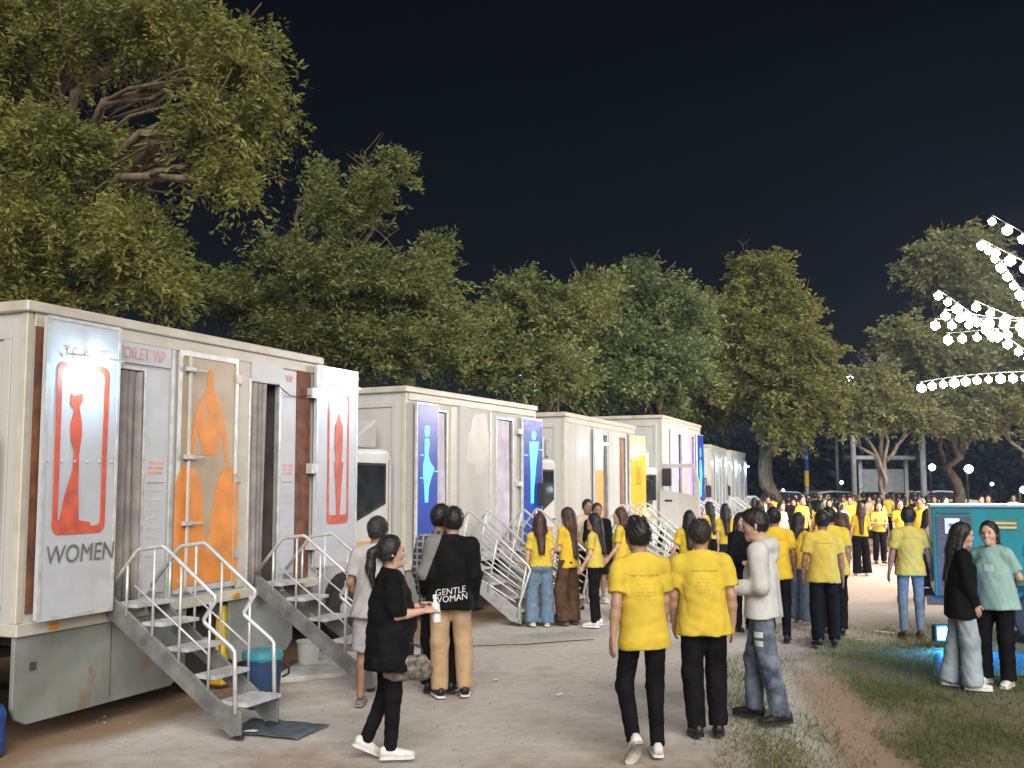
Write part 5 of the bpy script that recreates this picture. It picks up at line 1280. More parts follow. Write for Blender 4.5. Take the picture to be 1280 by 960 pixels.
# long sleeves for the hood style are built with the top; white patches on the thigh
for k, z_ in enumerate((.70, .63)):
    me = bpy.data.meshes.new('patch'); n_ = 5; vs = [(0, P7['J']['l'][0][1] - .03 + .075 * i / n_, z_ + .045 * j) for j in range(2) for i in range(n_ + 1)]; me.from_pydata(vs, [], [(i, i + 1, n_ + 2 + i, n_ + 1 + i) for i in range(n_)])
    for v in me.vertices: v.co.x = 0
    wrap_on(me, P7['trousers'], (1, 0, 0), .6, .004); link_mesh('patch', me, WHITE, P7['root'])

G2 = 'people in yellow on the court side'
make_person('man in yellow t-shirt and black trousers beside the pale hoodie', gp(974, 803), 12, 1.70, 'm', 2, legs=(((.03, .05, -1), (0, -.02, -1), 0), ((-.03, -.1, -1), (0, -.2, -1), 8)), top=dict(mat=YEL2, hem=.80, loose=.012), bottom=dict(mat=BLACKT, fit='skinny'), hair=('short', 'black'), shoes=('sneaker', SHK, SHK), seed=8, res=.017)
make_person('man with cropped hair in yellow t-shirt and black trousers walking on the footpath', gp(1032, 808), 4, 1.66, 'm', 2, arms=(((.2, 0, -1), (.10, .12, -1)), ((-.2, .05, -1), (-.06, .3, -1))), legs=(((.05, .02, -1), (.02, -.02, -1), 0), ((-.05, -.08, -1), (-.02, -.2, -1), 10)), top=dict(mat=YEL1, hem=.80, loose=.018), bottom=dict(mat=BLACKT, fit='straight'), hair=('short', 'black'), shoes=('sneaker', SHK, SHK), bulk=1.06, seed=9, res=.017)
make_person('broad man in yellow t-shirt half hidden behind the cropped haired man', gp(1044, 792), 10, 1.70, 'm', 2, top=dict(mat=YEL, hem=.80, loose=.018), bottom=dict(mat=BLACKT, fit='straight'), hair=('short', 'black'), shoes=('sneaker', SHK, SHK), bulk=1.08, seed=10, res=.017)
make_person('woman in yellow t-shirt and wide blue jeans between the walking men', gp(1003, 778), 58, 1.60, 'f', 0, arms=(((.1, .1, -1), (-.1, .5, .7)), HANG_L), top=dict(mat=YEL2, hem=.84), bottom=dict(mat=JEAN, fit='wide'), hair=('bob', 'black'), shoes=('sneaker', SHW, SHW), face=True, seed=11, res=.017)
P12 = make_person('lone man in faded yellow t-shirt and narrow blue jeans near the generator', gp(1141, 797), 6, 1.70, 'm', 2, arms=(((.26, -.05, -1), (.2, .2, -1)), ((-.2, .05, -1), (-.16, .1, -1))), legs=(((.05, .06, -1), (0, -.04, -1), 0), ((-.06, .0, -1), (0, -.12, -1), 4)), top=dict(mat=YEL3, hem=.82, loose=.02), bottom=dict(mat=JEAN, fit='skinny'), hair=('short', 'black'), shoes=('sneaker', SHB, SHB), head_yaw=35, seed=12, res=.016)
P13 = make_person('woman in black jacket over a blue top with pale wide jeans', gp(1207, 861), 100, 1.62, 'f', 0, arms=(((.08, .05, -1), (-.05, .35, -1)), HANG_L), legs=(((.02, .10, -1), (0, .02, -1), 0), ((-.02, -.12, -1), (0, -.2, -1), 6)), top=dict(mat=BLACK, style='long', hem=.74, loose=.03, name='jacket'), bottom=dict(mat=PJEAN, fit='wide'), hair=('long', 'black'), shoes=('sneaker', SHW, SHW), face=True, head_pitch=-6, seed=13, res=.013)
bl_ = P13['top'].data.materials[0].copy(); bl_.name = 'jacket_with_blue_front'; N = bl_.node_tree.nodes; L = bl_.node_tree.links; b = N['Principled BSDF']; src = b.inputs['Base Color'].links[0].from_socket
tc = N.new('ShaderNodeTexCoord'); sp = N.new('ShaderNodeSeparateXYZ'); L.new(tc.outputs['Object'], sp.inputs[0])
fac = mth(N, L, 'MULTIPLY', mth(N, L, 'GREATER_THAN', sp.outputs[1], .075), mth(N, L, 'LESS_THAN', mth(N, L, 'ABSOLUTE', sp.outputs[0], 0), .10))
mx = N.new('ShaderNodeMix'); mx.data_type = 'RGBA'; mx.inputs[7].default_value = (.02, .09, .34, 1); L.new(fac, mx.inputs[0]); L.new(src, mx.inputs[6]); L.new(mx.outputs[2], b.inputs['Base Color'])
P13['top'].data.materials.clear(); P13['top'].data.materials.append(bl_)
P14 = make_person('woman in mint green t-shirt and black trousers with hands behind her back', gp(1249, 857), -128, 1.63, 'f', 0, arms=(((.32, -.35, -1), (-.55, -.55, -.35)), ((-.30, -.35, -1), (.55, -.55, -.35))), top=dict(mat=MINT, hem=.80, loose=.03), bottom=dict(mat=BLACKT, fit='straight'), hair=('pony', 'black'), shoes=('sneaker', SHW, SHW), face=True, bulk=1.14, head_yaw=-8, seed=14, res=.013)
me = bpy.data.meshes.new('print'); vs = [(-.075 + .02 * i, 0, 1.20 + .075 * j) for j in range(2) for i in range(6)]; me.from_pydata(vs, [], [(i, i + 1, 7 + i, 6 + i) for i in range(5)])
wrap_on(me, P14['top'], (0, -1, 0), .6, .004); link_mesh('chest_print', me, pm('print_pale', (.42, .55, .52), var=.08, scale=30), P14['root'])

G3 = 'women in yellow by the trucks'
make_person('woman with long auburn hair in yellow t-shirt and wide blue jeans', gp(676, 782), -8, 1.60, 'f', 0, arms=(((.12, .02, -1), (.02, .4, -1)), ((-.16, .05, -1), (-.05, .25, -1))), top=dict(mat=YEL, hem=.90), bottom=dict(mat=JEAN, fit='wide'), hair=('long', 'auburn'), shoes=('sneaker', SHW, SHW), head_yaw=12, seed=15, res=.016)
make_person('woman with very long dark hair in yellow t-shirt and brown trousers', gp(711, 780), -48, 1.68, 'f', 0, arms=(((.12, .10, -1), (-.3, .8, -.15)), ((-.10, .12, -1), (-.1, .9, -.1))), top=dict(mat=YEL2, hem=.84), bottom=dict(mat=BROWN, fit='wide'), hair=('verylong', 'auburn'), shoes=('sneaker', SHB, SHB), face=True, seed=16, res=.016)
make_person('woman in profile in yellow t-shirt, black trousers and white shoes', gp(744, 783), -68, 1.60, 'f', 0, arms=(((.10, .15, -1), (0, .6, -.7)), ((-.10, .06, -1), (0, .5, -.8))), top=dict(mat=YEL1, hem=.90), bottom=dict(mat=BLACKT, fit='skinny'), hair=('long', 'black'), shoes=('sneaker', SHW, SHW), face=True, seed=17, res=.016)
make_person('woman with auburn hair in yellow t-shirt facing the first group of women', gp(777, 772), -74, 1.66, 'f', 0, arms=(((.10, .12, -1), (0, .7, -.6)), ((-.1, .08, -1), (0, .6, -.7))), top=dict(mat=YEL, hem=.88), bottom=dict(mat=BLACKT, fit='straight'), hair=('long', 'auburn'), shoes=('sneaker', SHW, SHW), face=True, seed=18, res=.018)
make_person('man in dark jacket and shorts facing out from between the women in yellow', gp(748, 752), 172, 1.70, 'm', 2, top=dict(mat=BLACK, style='long', hem=.84, loose=.02), bottom=dict(mat=BLACKT, fit='shorts'), hair=('short', 'black'), shoes=('sneaker', SHW, SHW), face=True, seed=19, res=.02)
make_person('man in cream shirt beside the truck corner behind the women in yellow', gp(734, 750), 165, 1.76, 'm', 2, top=dict(mat=CREAM, hem=.84), bottom=dict(mat=BLACKT, fit='straight'), hair=('short', 'black'), shoes=('sneaker', SHK, SHK), face=True, seed=20, res=.02)
make_person('woman in yellow with straight black hair hidden behind the stout man', gp(862, 772), 2, 1.62, 'f', 0, arms=(((.2, .1, -1), (.1, .5, -.7)), ((-.3, .0, -1), (-.2, .3, -.8))), top=dict(mat=YEL2, hem=.84), bottom=dict(mat=BLACKT, fit='straight'), hair=('long', 'black'), shoes=('sneaker', SHW, SHW), seed=21, res=.018)
make_person('woman in yellow t-shirt and black trousers seen turning to the far trucks', gp(889, 722), -30, 1.66, 'f', 0, top=dict(mat=YEL1, hem=.88), bottom=dict(mat=BLACKT, fit='straight'), hair=('verylong', 'black'), shoes=('sneaker', SHW, SHW), seed=22, res=.02)
make_person('woman in yellow with sleek dark hair and navy trousers', gp(911, 737), 8, 1.66, 'f', 0, top=dict(mat=YEL, hem=.92), bottom=dict(mat=NAVY, fit='straight'), hair=('long', 'black'), shoes=('sneaker', SHW, SHW), seed=23, res=.02)
make_person('woman all in black with long hair and pale strap behind the hoodie', gp(929, 788), 160, 1.62, 'f', 0, arms=(((.15, .1, -1), (-.2, .7, -.3)), HANG_L), top=dict(mat=BLACK, style='long', hem=.78, loose=.02), bottom=dict(mat=BLACKT, fit='straight'), hair=('long', 'black'), shoes=('sneaker', SHK, SHK), face=True, seed=24, res=.018)
make_person('person in white shirt looking away behind the woman in black', gp(950, 728), 20, 1.66, 'm', 1, top=dict(mat=WHITE, hem=.84), bottom=dict(mat=BLACKT, fit='straight'), hair=('short', 'black'), shoes=('sneaker', SHK, SHK), seed=25, res=.022)
make_person('long haired woman in yellow and wide black trousers standing on the pale court', gp(1077, 719), 6, 1.62, 'f', 0, arms=(((.3, .2, -1), (.3, .8, .1)), HANG_L), top=dict(mat=YEL2, hem=.94), bottom=dict(mat=BLACKT, fit='wide'), hair=('verylong', 'auburn'), shoes=('sneaker', SHW, SHW), seed=26, res=.02)
make_person('person in yellow with folded arms facing out on the pale court', gp(1100, 704), 186, 1.60, 'f', 0, arms=(((.25, .25, -1), (-.8, .6, .05)), ((-.25, .25, -1), (.8, .6, .05))), legs=(((.03, .1, -1), (0, -.15, -1), 0), LEG_L), top=dict(mat=YEL1, hem=.88), bottom=dict(mat=BLACKT, fit='straight'), hair=('bob', 'black'), shoes=('sneaker', SHB, SHB), face=True, seed=27, res=.02)
make_person('long haired woman in yellow facing out beside the lone man', gp(1127, 707), 176, 1.66, 'f', 0, top=dict(mat=YEL, hem=.82), bottom=dict(mat=BLACKT, fit='skinny'), hair=('long', 'auburn'), shoes=('sneaker', SHB, SHB), face=True, seed=28, res=.02)
make_person('woman in brown coat with dark ponytail at the front of the crowd', gp(1052, 712), 24, 1.62, 'f', 0, top=dict(mat=DBROWN, style='long', hem=.66, loose=.03, name='coat'), bottom=dict(mat=BLACKT, fit='straight'), hair=('pony', 'black'), shoes=('sneaker', SHK, SHK), seed=29, res=.02)
make_person('person in white shirt with shoulder strap beside the generator end', gp(1165, 745), 80, 1.58, 'f', 0, top=dict(mat=WHITE, hem=.84), bottom=dict(mat=NAVY, fit='straight'), hair=('bob', 'black'), shoes=('sneaker', SHK, SHK), face=True, seed=30, res=.02)
make_person('tall person in yellow with raised elbow at the generator corner', gp(1152, 712), 200, 1.72, 'm', 1, arms=(((.7, .2, -.5), (-.5, .4, .7)), HANG_L), top=dict(mat=YEL2, hem=.82), bottom=dict(mat=BLACKT, fit='straight'), hair=('short', 'black'), shoes=('sneaker', SHK, SHK), face=True, seed=31, res=.02)

# ---- the far crowd: a dozen figures copied
CR = [('far crowd man in yellow t-shirt and black trousers seen from behind', dict(sex='m', top=dict(mat=YEL1, hem=.82), bottom=dict(mat=BLACKT, fit='straight'), hair=('short', 'black')), 0),
      ('far crowd woman in yellow with long dark hair seen from behind', dict(sex='f', top=dict(mat=YEL, hem=.86), bottom=dict(mat=BLACKT, fit='straight'), hair=('long', 'black')), 0),
      ('far crowd woman in yellow with auburn hair turned to the trucks', dict(sex='f', top=dict(mat=YEL2, hem=.86), bottom=dict(mat=JEAN, fit='straight'), hair=('long', 'auburn')), -80),
      ('far crowd man in yellow facing out of the crowd', dict(sex='m', top=dict(mat=YEL1, hem=.82), bottom=dict(mat=BLACKT, fit='straight'), hair=('short', 'black')), 180),
      ('far crowd person in white shirt', dict(sex='m', top=dict(mat=WHITE, hem=.82), bottom=dict(mat=NAVY, fit='straight'), hair=('short', 'black')), 160),
      ('far crowd woman in cream top with dark bob', dict(sex='f', top=dict(mat=CREAM, hem=.84), bottom=dict(mat=BROWN, fit='straight'), hair=('bob', 'black')), 170),
      ('far crowd person in black top', dict(sex='m', top=dict(mat=BLACK, style='long', hem=.82), bottom=dict(mat=BLACKT, fit='straight'), hair=('short', 'black')), 20),
      ('far crowd woman in pink top', dict(sex='f', top=dict(mat=PINK, hem=.84), bottom=dict(mat=NAVY, fit='straight'), hair=('long', 'black')), -150)]
rc = random.Random(12); protos = []; spots = []
tries = 0
while len(spots) < 132 and tries < 9000:
    tries += 1; Y = 27 + 32 * rc.random() ** .8; px = rc.uniform(935, 1168)
    X = (px - 640) / FOC * Y
    if px > 1062 and px < 1150 and Y < 31: continue
    if X < 11.5 + (Y - 47) * .36 + 1.0 : continue
    if all((X - a) ** 2 + (Y - b_) ** 2 > .62 for a, b_ in spots): spots.append((X, Y))
for i, (X, Y) in enumerate(spots):
    k = rc.choice([0, 0, 0, 0, 1, 1, 1, 2, 2, 2, 3, 3, 3, 4, 5, 5, 6, 7]) if i >= len(CR) else i
    lb, kw, yw = CR[k]; yaw = yw + rc.uniform(-28, 28); h = (1.70 if kw['sex'] == 'm' else 1.60) * rc.uniform(.94, 1.05)
    if i < len(CR):
        P = make_person(lb, (X, Y, 0), yaw, h, skin=rc.choice([0, 1, 1, 2]), shoes=('sneaker', SHK, SHK), seed=40 + i, res=.028, group='crowd on the far court', face=abs(yw) > 60, **kw); protos.append((P['root'], kw))
    else:
        o = copy_tree(protos[k][0]); o.location = (X, Y, 0); o.rotation_euler.z = -math.radians(yaw); s_ = h / 1.72; o.scale = (s_ * rc.uniform(.95, 1.1), s_, s_)
LAND = [('by the far trucks', 12.5, 36), ('by the farthest truck', 15.5, 46), ('near the black parked car', 15.5, 56), ('near the striped pole', 14.3, 50), ('near the silver parked car', 18.5, 57), ('beside the lamp lit pole', 17.2, 51), ('before the notice board', 20.3, 54),
        ('under the small forked tree', 16.6, 45), ('at the open pale court', 12.4, 31), ('behind the open pale court', 14.5, 38), ('before the square pole', 21.6, 52), ('near the grey parked car', 23, 57), ('beyond the generator end', 13.6, 32), ('below the strings of bulbs', 17.5, 41)]
for o in [q for q in COL.objects if q.get('group') == 'crowd on the far court']:
    X, Y = o.location.x, o.location.y; nm = min(LAND, key=lambda q: (q[1] - X) ** 2 + (q[2] - Y) ** 2)[0]
    o['label'] = o['label'].replace('far crowd ', 'far ').replace(' facing out of the crowd', ' facing out').replace(' turned to the trucks', '').replace(' and black trousers seen from behind', ' seen from behind') + ' ' + nm
# a few heads beyond the generator
for i, px in enumerate((1178, 1222, 1232, 1262)):
    Y = 30 + 3 * i; o = copy_tree(protos[(5, 3, 2, 4)[i]][0]); o.location = ((px - 640) / FOC * Y, Y, 0); o.rotation_euler.z = -math.radians(150 + 20 * i); s_ = 1.72 / 1.72; o.scale = (s_, s_, s_)
    o['label'] = ('far woman in cream whose head shows over the generator roof', 'far man in yellow behind the generator roof', 'far auburn haired woman behind the generator roof', 'far person in white shirt behind the generator roof')[i]
# ------------------------------------------------------------------ things around the trucks
def lathe_thing(name, label, cat, pos, prof, mat, n=20, extra=None, group=None):
    r = empty(name, pos); tag(r, label, cat, group)
    MB().lathe(prof, 0, 0, n).build('body', mat, r, smooth=False); return r
def tpt(t, u, out, z=0.0):
    p = t.root.matrix_basis @ Vector((u, -out, 0)); p.z = z; return p
BLUEP = pm('navy_plastic', (0.02, 0.05, 0.12), rough=.4, var=.15); CYANP = pm('cyan_plastic', (0.04, 0.26, 0.34), rough=.4, var=.1)
p = gp(327, 884)
b = lathe_thing('waste_bin', 'dark blue waste bin with turquoise rim behind the near stairs', 'bin', p, [(.13, 0), (.15, .02), (.175, .42), (.17, .44)], BLUEP)
MB().lathe([(.18, .43), (.185, .45), (.18, .50), (.12, .515)], 0, 0, 20).build('lid', CYANP, b)
MB().tube([(.19, 0, .40), (.24, 0, .36), (.24, 0, .30), (.18, 0, .27)], .012, 6).build('handle', M['rubber'], b)
p = gp(385, 833)
b = lathe_thing('bucket', 'white plastic bucket under the stairs beside the orange door', 'bucket', p, [(.095, 0), (.10, .01), (.13, .26), (.138, .27), (.138, .285), (.12, .285), (.10, .03), (.05, .03)], pm('white_plastic', (.62, .62, .60), rough=.4, var=.08))
MB().tube([(-.135, 0, .27), (-.12, .06, .17), (0, .13, .12), (.12, .06, .17), (.135, 0, .27)], .005, 6).build('handle', M['steel'], b)
# blue drum at the picture's edge
p = at(-30, 940, 7.75); p.z = 0
b = lathe_thing('plastic_drum', 'bright blue plastic drum by the skirt of the near truck', 'drum', p, [(.16, 0), (.19, .02), (.19, .10), (.195, .12), (.19, .14), (.19, .27), (.195, .29), (.19, .31), (.17, .36), (.10, .38)], pm('blue_plastic', (.015, .07, .36), rough=.35, var=.1))
MB().lathe([(.045, .38), (.045, .41), (.02, .415)], .08, 0, 12).build('cap', M['rubber'], b)
# mat at the foot of the stairs
def mat_mesh(pts, th=.012, n=14, seed=1):
    rg = random.Random(seed); a, b_, c, d = [Vector(q) for q in pts]; vs = []; fs = []
    for j in range(n + 1):
        for i in range(n + 1):
            u, v = i / n, j / n; q = a.lerp(b_, u).lerp(d.lerp(c, u), v); q.z = .008 + .010 * abs(math.sin(u * 9 + v * 5 + rg.random() * .7)) ; vs.append(q)
    for j in range(n):
        for i in range(n): k = j * (n + 1) + i; fs.append((k, k + 1, k + n + 2, k + n + 1))
    me = bpy.data.meshes.new('floor_mat'); me.from_pydata([tuple(q) for q in vs], [], fs); return me
me = mat_mesh([gp(283, 916), gp(372, 925), gp(412, 908), gp(318, 899)])
o = link_mesh('floor_mat', me, pm('mat_blue', (.085, .105, .135), rough=.6, var=.2, scale=9, bump=.3), None, True); o.modifiers.new('t', 'SOLIDIFY').thickness = .006
tag(o, 'dark blue grey doormat at the foot of the near stairs', 'mat')
o = MB().prism([(-.05, -.02), (.04, -.03), (.06, .01), (.02, .03), (-.04, .02)], lambda a, b_, d: (a, b_, d), 0, .003).build('paper_scrap', pm('paper', (.8, .8, .8), rough=.8), None)
o.location = gp(313, 918); o.location.z = .028; tag(o, 'crumpled white paper scrap lying on the doormat', 'litter')
# low concrete plinth in front of the second stairs
me = MB().prism([(gp(*q).x, gp(*q).y) for q in ((338, 853), (455, 843), (470, 818), (392, 818))], lambda a, b_, d: (a, b_, d), -.02, .035).mesh('concrete_pad', .006)
o = link_mesh('concrete_pad', me, pm('pad', (.50, .49, .46), rough=.9, var=.15, scale=5, bump=.3), None); tag(o, 'pale low concrete pad under the second metal stairs', 'slab')
# boards by truck 2 stairs
wood = pm('cream_board', (.55, .46, .30), rough=.7, var=.12, scale=5, stretch=(1, 1, .3), bump=.1)
def board(name, label, px, py, w, l, th, tilt, rz, mat=wood):
    o = MB().box(-w / 2, w / 2, -th / 2, th / 2, 0, l).build(name, mat, None, .004); p = gp(px, py); o.location = (p.x, p.y, .01); o.rotation_euler = (math.radians(tilt[0]), math.radians(tilt[1]), math.radians(rz)); tag(o, label, 'board'); return o
board('leaning_board', 'narrow cream board leaning on the stairs behind the woman in jeans', 665, 776, .16, .60, .03, (-12, -20), -20)
board('leaning_board', 'wide wooden board leaning low beside the stairs of the blue panel truck', 642, 772, .30, .45, .03, (-30, 15), 10)
o = MB().box(-.6, .6, -.22, .22, 0, .05).build('step_plank', pm('pale_plank', (.52, .49, .43), rough=.75, var=.15, scale=6, bump=.1), None, .006); o.location = (*tpt(T2, 2.0, 1.35)[:2], .10); o.rotation_euler = (0, 0, T2.root.rotation_euler.z); tag(o, 'pale plank step lying before the blue panel truck', 'plank')
for x in (-.45, .45):
    q = MB().box(x - .06, x + .06, -.2, .2, -.115, 0).build('support_block', M['skirt'], o)
# power cables on the ground
CAB = pm('cable_black', (.02, .02, .02), rough=.5, var=.1)
def cable(label, pix, r=.006):
    pts = [gp(*q) for q in pix]; path = []
    for i in range(len(pts) - 1):
        for k in range(5): path.append(pts[i].lerp(pts[i + 1], k / 5))
    path.append(pts[-1]); rg = random.Random(len(pix))
    path = [(p.x + rg.uniform(-.02, .02), p.y + rg.uniform(-.02, .02), r + .001) for p in path]
    o = MB().tube(path, r, 6).build('power_cable', CAB, None, smooth=True); tag(o, label, 'cable')
cable('black cable on the sand between the black jacket youth and the yellow shirts', [(450, 812), (520, 806), (590, 808), (660, 806), (740, 800)])
cable('black cable end beside the blue lamp by the generator', [(1118, 808), (1140, 812), (1160, 806), (1182, 812)])
o = MB().box(-.14, .14, -.012, .012, 0, .02).build('litter_stick', pm('paper', (.8, .8, .8)), None); o.location = gp(1106, 791); o.rotation_euler = (0, 0, -.9); tag(o, 'pale stick lying on the dirt near the generator', 'litter')
for k, (x, y) in enumerate(((905, 790), (620, 850), (1075, 800), (700, 868))):
    o = MB().prism([(-.04, -.02), (.035, -.025), (.05, .012), (-.01, .03)], lambda a, b_, d: (a, b_, d), 0, .004).build('paper_scrap', MATS['paper'], None); o.location = gp(x, y); o.location.z = .004; o.rotation_euler = (.1, .12, k * 1.3)
    tag(o, 'small pale scrap of litter on the trodden ground', 'litter', 'litter on the ground')

# ------------------------------------------------------------------ green generator on its trailer
GREEN = pm('generator_green', (0.012, 0.22, 0.20), rough=.4, col2=(0.01, 0.17, 0.16), scale=3, bump=.03, bscale=14)
GREYP = pm('generator_grey', (0.085, 0.09, 0.10), rough=.6, var=.15, scale=30, bump=.15)
G0 = at(1168, 720, 13.6); gr = empty('generator', (G0.x, G0.y, 0), math.radians(-20)); tag(gr, 'teal green generator box with grey end panel and white sticker', 'generator')
gw, gh0 = 3.4, .56
gh1 = at(1168, 634, 13.6).z
gb = MB().box(0, gw, 0, 1.35, gh0, gh1).build('housing', GREEN, gr, .02, segs=2)
MB().box(-.03, gw + .03, -.03, 1.38, gh1, gh1 + .035).build('roof', pm('generator_lid', (.30, .42, .40), rough=.4, var=.1), gb, .01)
MB().box(.04, .48, -.012, .0, gh0 + .02, gh1 - .12).build('louvre_panel', GREYP, gb, .004)
for k in range(14): MB().box(.06, .46, -.020, -.010, gh0 + .06 + k * .085, gh0 + .085 + k * .085).build('louvre_slat', GREYP, gb)
st = MB().box(.15, .33, -.030, -.022, gh1 - .34, gh1 - .14).build('sticker', pm('sticker_white', (.72, .73, .75), var=.04), gb)
MB().prism([(.24, gh1 - .28), (.285, gh1 - .225), (.27, gh1 - .21), (.21, gh1 - .21), (.195, gh1 - .225)], lambda a, b_, d: (a, d, b_), -.034, -.031).build('emblem', pm('emblem_blue', (.09, .14, .26)), st)
lp = MB().box(.66, 1.02, -.014, -.002, gh1 - .28, gh1 - .16).build('name_plate', M['grey_print'], gb)
for z in (.20, .255): MB().box(.67, 1.0, -.018, -.014, gh1 - z - .012, gh1 - z + .014).build('plate_print', pm('plate_yellow', (.62, .50, .12), var=.1, scale=60), lp)
for u in (1.15, 2.2): MB().box(u, u + .012, -.006, .0, gh0 + .05, gh1 - .08).build('door_gap', M['rubber'], gb)
MB().box(1.08, 1.13, -.03, .0, 1.1, 1.25).build('door_catch', M['rubber'], gb, .004)
ch = MB(); ch.box(-.1, gw, .08, .18, .44, .56); ch.box(-.1, gw, 1.17, 1.27, .44, .56); ch.box(.2, .32, .1, 1.25, .44, .56); ch.build('trailer_frame', M['dark_steel'], gr)
for y in (-.10, 1.25):
    w = empty('wheel', (1.25, y, .34)); w.parent = gr
    MB().lathe([(.19, 0), (.32, -.005), (.34, .03), (.34, .17), (.32, .2), (.19, .2)], 0, 0, 22, 'y').build('tyre', M['rubber'], w); MB().lathe([(.03, .0), (.08, .0), (.19, .03), (.19, .18), (.03, .18)], 0, 0, 16, 'y').build('rim', M['steel'], w)
MB().box(.80, 1.7, -.16, .06, .70, .73).build('mudguard', M['rubber'], gr)
MB().tube([(gw + .0, .12, .5), (gw + .75, .66, .5), (gw + .0, 1.22, .5)], .04, 8).build('drawbar', M['dark_steel'], gr)
MB().tube([(gw + .6, .66, .5), (gw + .6, .66, .01)], .025, 8).build('jockey_leg', M['steel'], gr)
# blue lamp on the ground throwing light on a blue sheet
bl = empty('blue_floodlight', gp(1181, 812)); tag(bl, 'small blue floodlight glowing low beside the generator', 'lamp')
MB().box(-.13, .13, -.05, .07, .10, .30).build('housing', M['rubber'], bl, .015)
MB().box(-.105, .105, -.062, -.049, .125, .275).build('lens', pm('blue_lens', (.1, .4, .9), emit=(.06, .42, 1.0), es=9.0), bl, .004)
MB().tube([(-.14, .01, .2), (-.14, .01, .01), (.14, .01, .01), (.14, .01, .2)], .012, 6).build('stand', M['rubber'], bl)
li = bpy.data.lights.new('blue_light', 'POINT'); li.energy = 90; li.color = (.04, .30, 1.0); li.shadow_soft_size = .08
lo = bpy.data.objects.new('blue_light', li); COL.objects.link(lo); lo.parent = bl; lo.location = (.02, -.16, .22)
me = mat_mesh([gp(1166, 846), gp(1300, 846), gp(1300, 818), gp(1170, 816)], seed=3)
o = link_mesh('plastic_sheet', me, pm('sheet_blue', (.03, .28, .55), rough=.4, var=.2, scale=6), None, True); o.modifiers.new('t', 'SOLIDIFY').thickness = .004
tag(o, 'bright blue plastic sheet on the ground beneath the generator', 'sheet')

# ------------------------------------------------------------------ strings of bulbs
BULB = pm('bulb_glow', (.9, .9, .9), emit=(1.0, .90, .84), es=125.0)
bm = bmesh.new(); bmesh.ops.create_icosphere(bm, subdivisions=1, radius=.112); BME = bpy.data.meshes.new('bulb'); bm.to_mesh(BME); bm.free(); BME.materials.append(BULB)
for p_ in BME.polygons: p_.use_smooth = True
SOCK = MB().lathe([(.02, .09), (.035, .10), (.035, .16), (.012, .18)], 0, 0, 8).mesh('socket'); SOCK.materials.append(M['rubber'])
WIRE = pm('festoon_wire', (.07, .065, .06), rough=.6)
def strand(label, a, b, n, sag=.12, seg=12):
    A, B = at(*a), at(*b); r = empty('string_light', A); tag(r, label, 'string light', 'strings of bulbs over the court')
    f = lambda t: A.lerp(B, t) - A + Vector((0, 0, -sag * 4 * t * (1 - t)))
    MB().tube([f(i / seg) + Vector((0, 0, .17)) for i in range(seg + 1)], .007, 5).build('wire', WIRE, r)
    n = int(n * 1.35)
    for k in range(n):
        t = k / (n - 1); o = bpy.data.objects.new('bulb', BME); COL.objects.link(o); o.parent = r; o.location = f(t); q_ = .82 + .38 * ((k * 37 + len(label) * 11) % 10) / 10; o.scale = (q_, q_, q_)
        s = bpy.data.objects.new('socket', SOCK); COL.objects.link(s); s.parent = o
STR = [((1240, 277, 24), (1420, 380, 23), 8, 'uppermost string of bulbs crossing the bright tree'),
       ((1227, 307, 25), (1380, 388, 23), 7, 'second string of bulbs starting below the uppermost one'),
       ((1236, 313, 25), (1310, 418, 23), 8, 'steep string of bulbs dropping towards the green generator side'),
       ((1173, 370, 26), (1330, 480, 23), 10, 'long string of bulbs falling across the fan of strings'),
       ((1220, 384, 26), (1380, 455, 23), 7, 'short upper string in the middle fan of bulbs'),
       ((1182, 395, 26), (1360, 425, 23), 8, 'nearly level string in the middle fan of bulbs'),
       ((1169, 407, 25.5), (1350, 405, 23), 7, 'level string that starts at the tip of the fan'),
       ((1185, 425, 25), (1340, 412, 23), 7, 'lowest level string of the middle fan of bulbs'),
       ((1152, 485, 28), (1400, 478, 24), 13, 'low shallow string of small bulbs over the crowd')]
for a, b, n, lb in STR: strand(lb, a, b, n, .0 if 'low shallow' not in lb else -.18)
# the mast that carries them (its foot stands right of the view)
ma = at(1400, 430, 23.4)
mast = empty('light_mast', (ma.x, ma.y, 0)); tag(mast, 'tall steel mast that carries the strings of bulbs', 'mast')
MB().tube([(0, 0, 0), (0, 0, ma.z + 1.6)], .07, 10, r1=.05).build('pole', M['steel'], mast, smooth=True); MB().box(-.25, .25, -.25, .25, 0, .04).build('base_plate', M['steel'], mast)

# ------------------------------------------------------------------ far side of the court
def pole_thing(name, label, px, pytop, Y, r, mat, cat='pole'):
    t = at(px, pytop, Y); o = empty(name, (t.x, t.y, 0)); tag(o, label, cat); MB().tube([(0, 0, 0), (0, 0, t.z)], r, 10).build('shaft', mat, o, smooth=True); return o, t
WP = pm('pole_paint', (.33, .36, .38), rough=.6, var=.15)
o, t = pole_thing('striped_pole', 'pole banded in blue yellow and white behind the crowd', 1007, 555, 50, .10, WP)
for z0, z1, c in ((.35, .62, (.012, .06, .30)), (.62, .97, (.75, .50, .02)),):
    MB().lathe([(.115, 2.0 + (t.z - 2) * (1 - z1)), (.115, 2.0 + (t.z - 2) * (1 - z0))], 0, 0, 14).build('paint_band', pm('band%d' % int(z0 * 100), c, rough=.5, var=.05), o)
MB().lathe([(.115, t.z * .86), (.115, t.z)], 0, 0, 14).build('paint_band', pm('band_blue', (.02, .10, .42)), o)
o, t = pole_thing('utility_pole', 'tall pale pole left of the notice board', 1063, 470, 52, .14, WP)
lampm = pm('street_lamp_glow', (.9, .9, .9), emit=(.50, .78, 1.0), es=30.0)
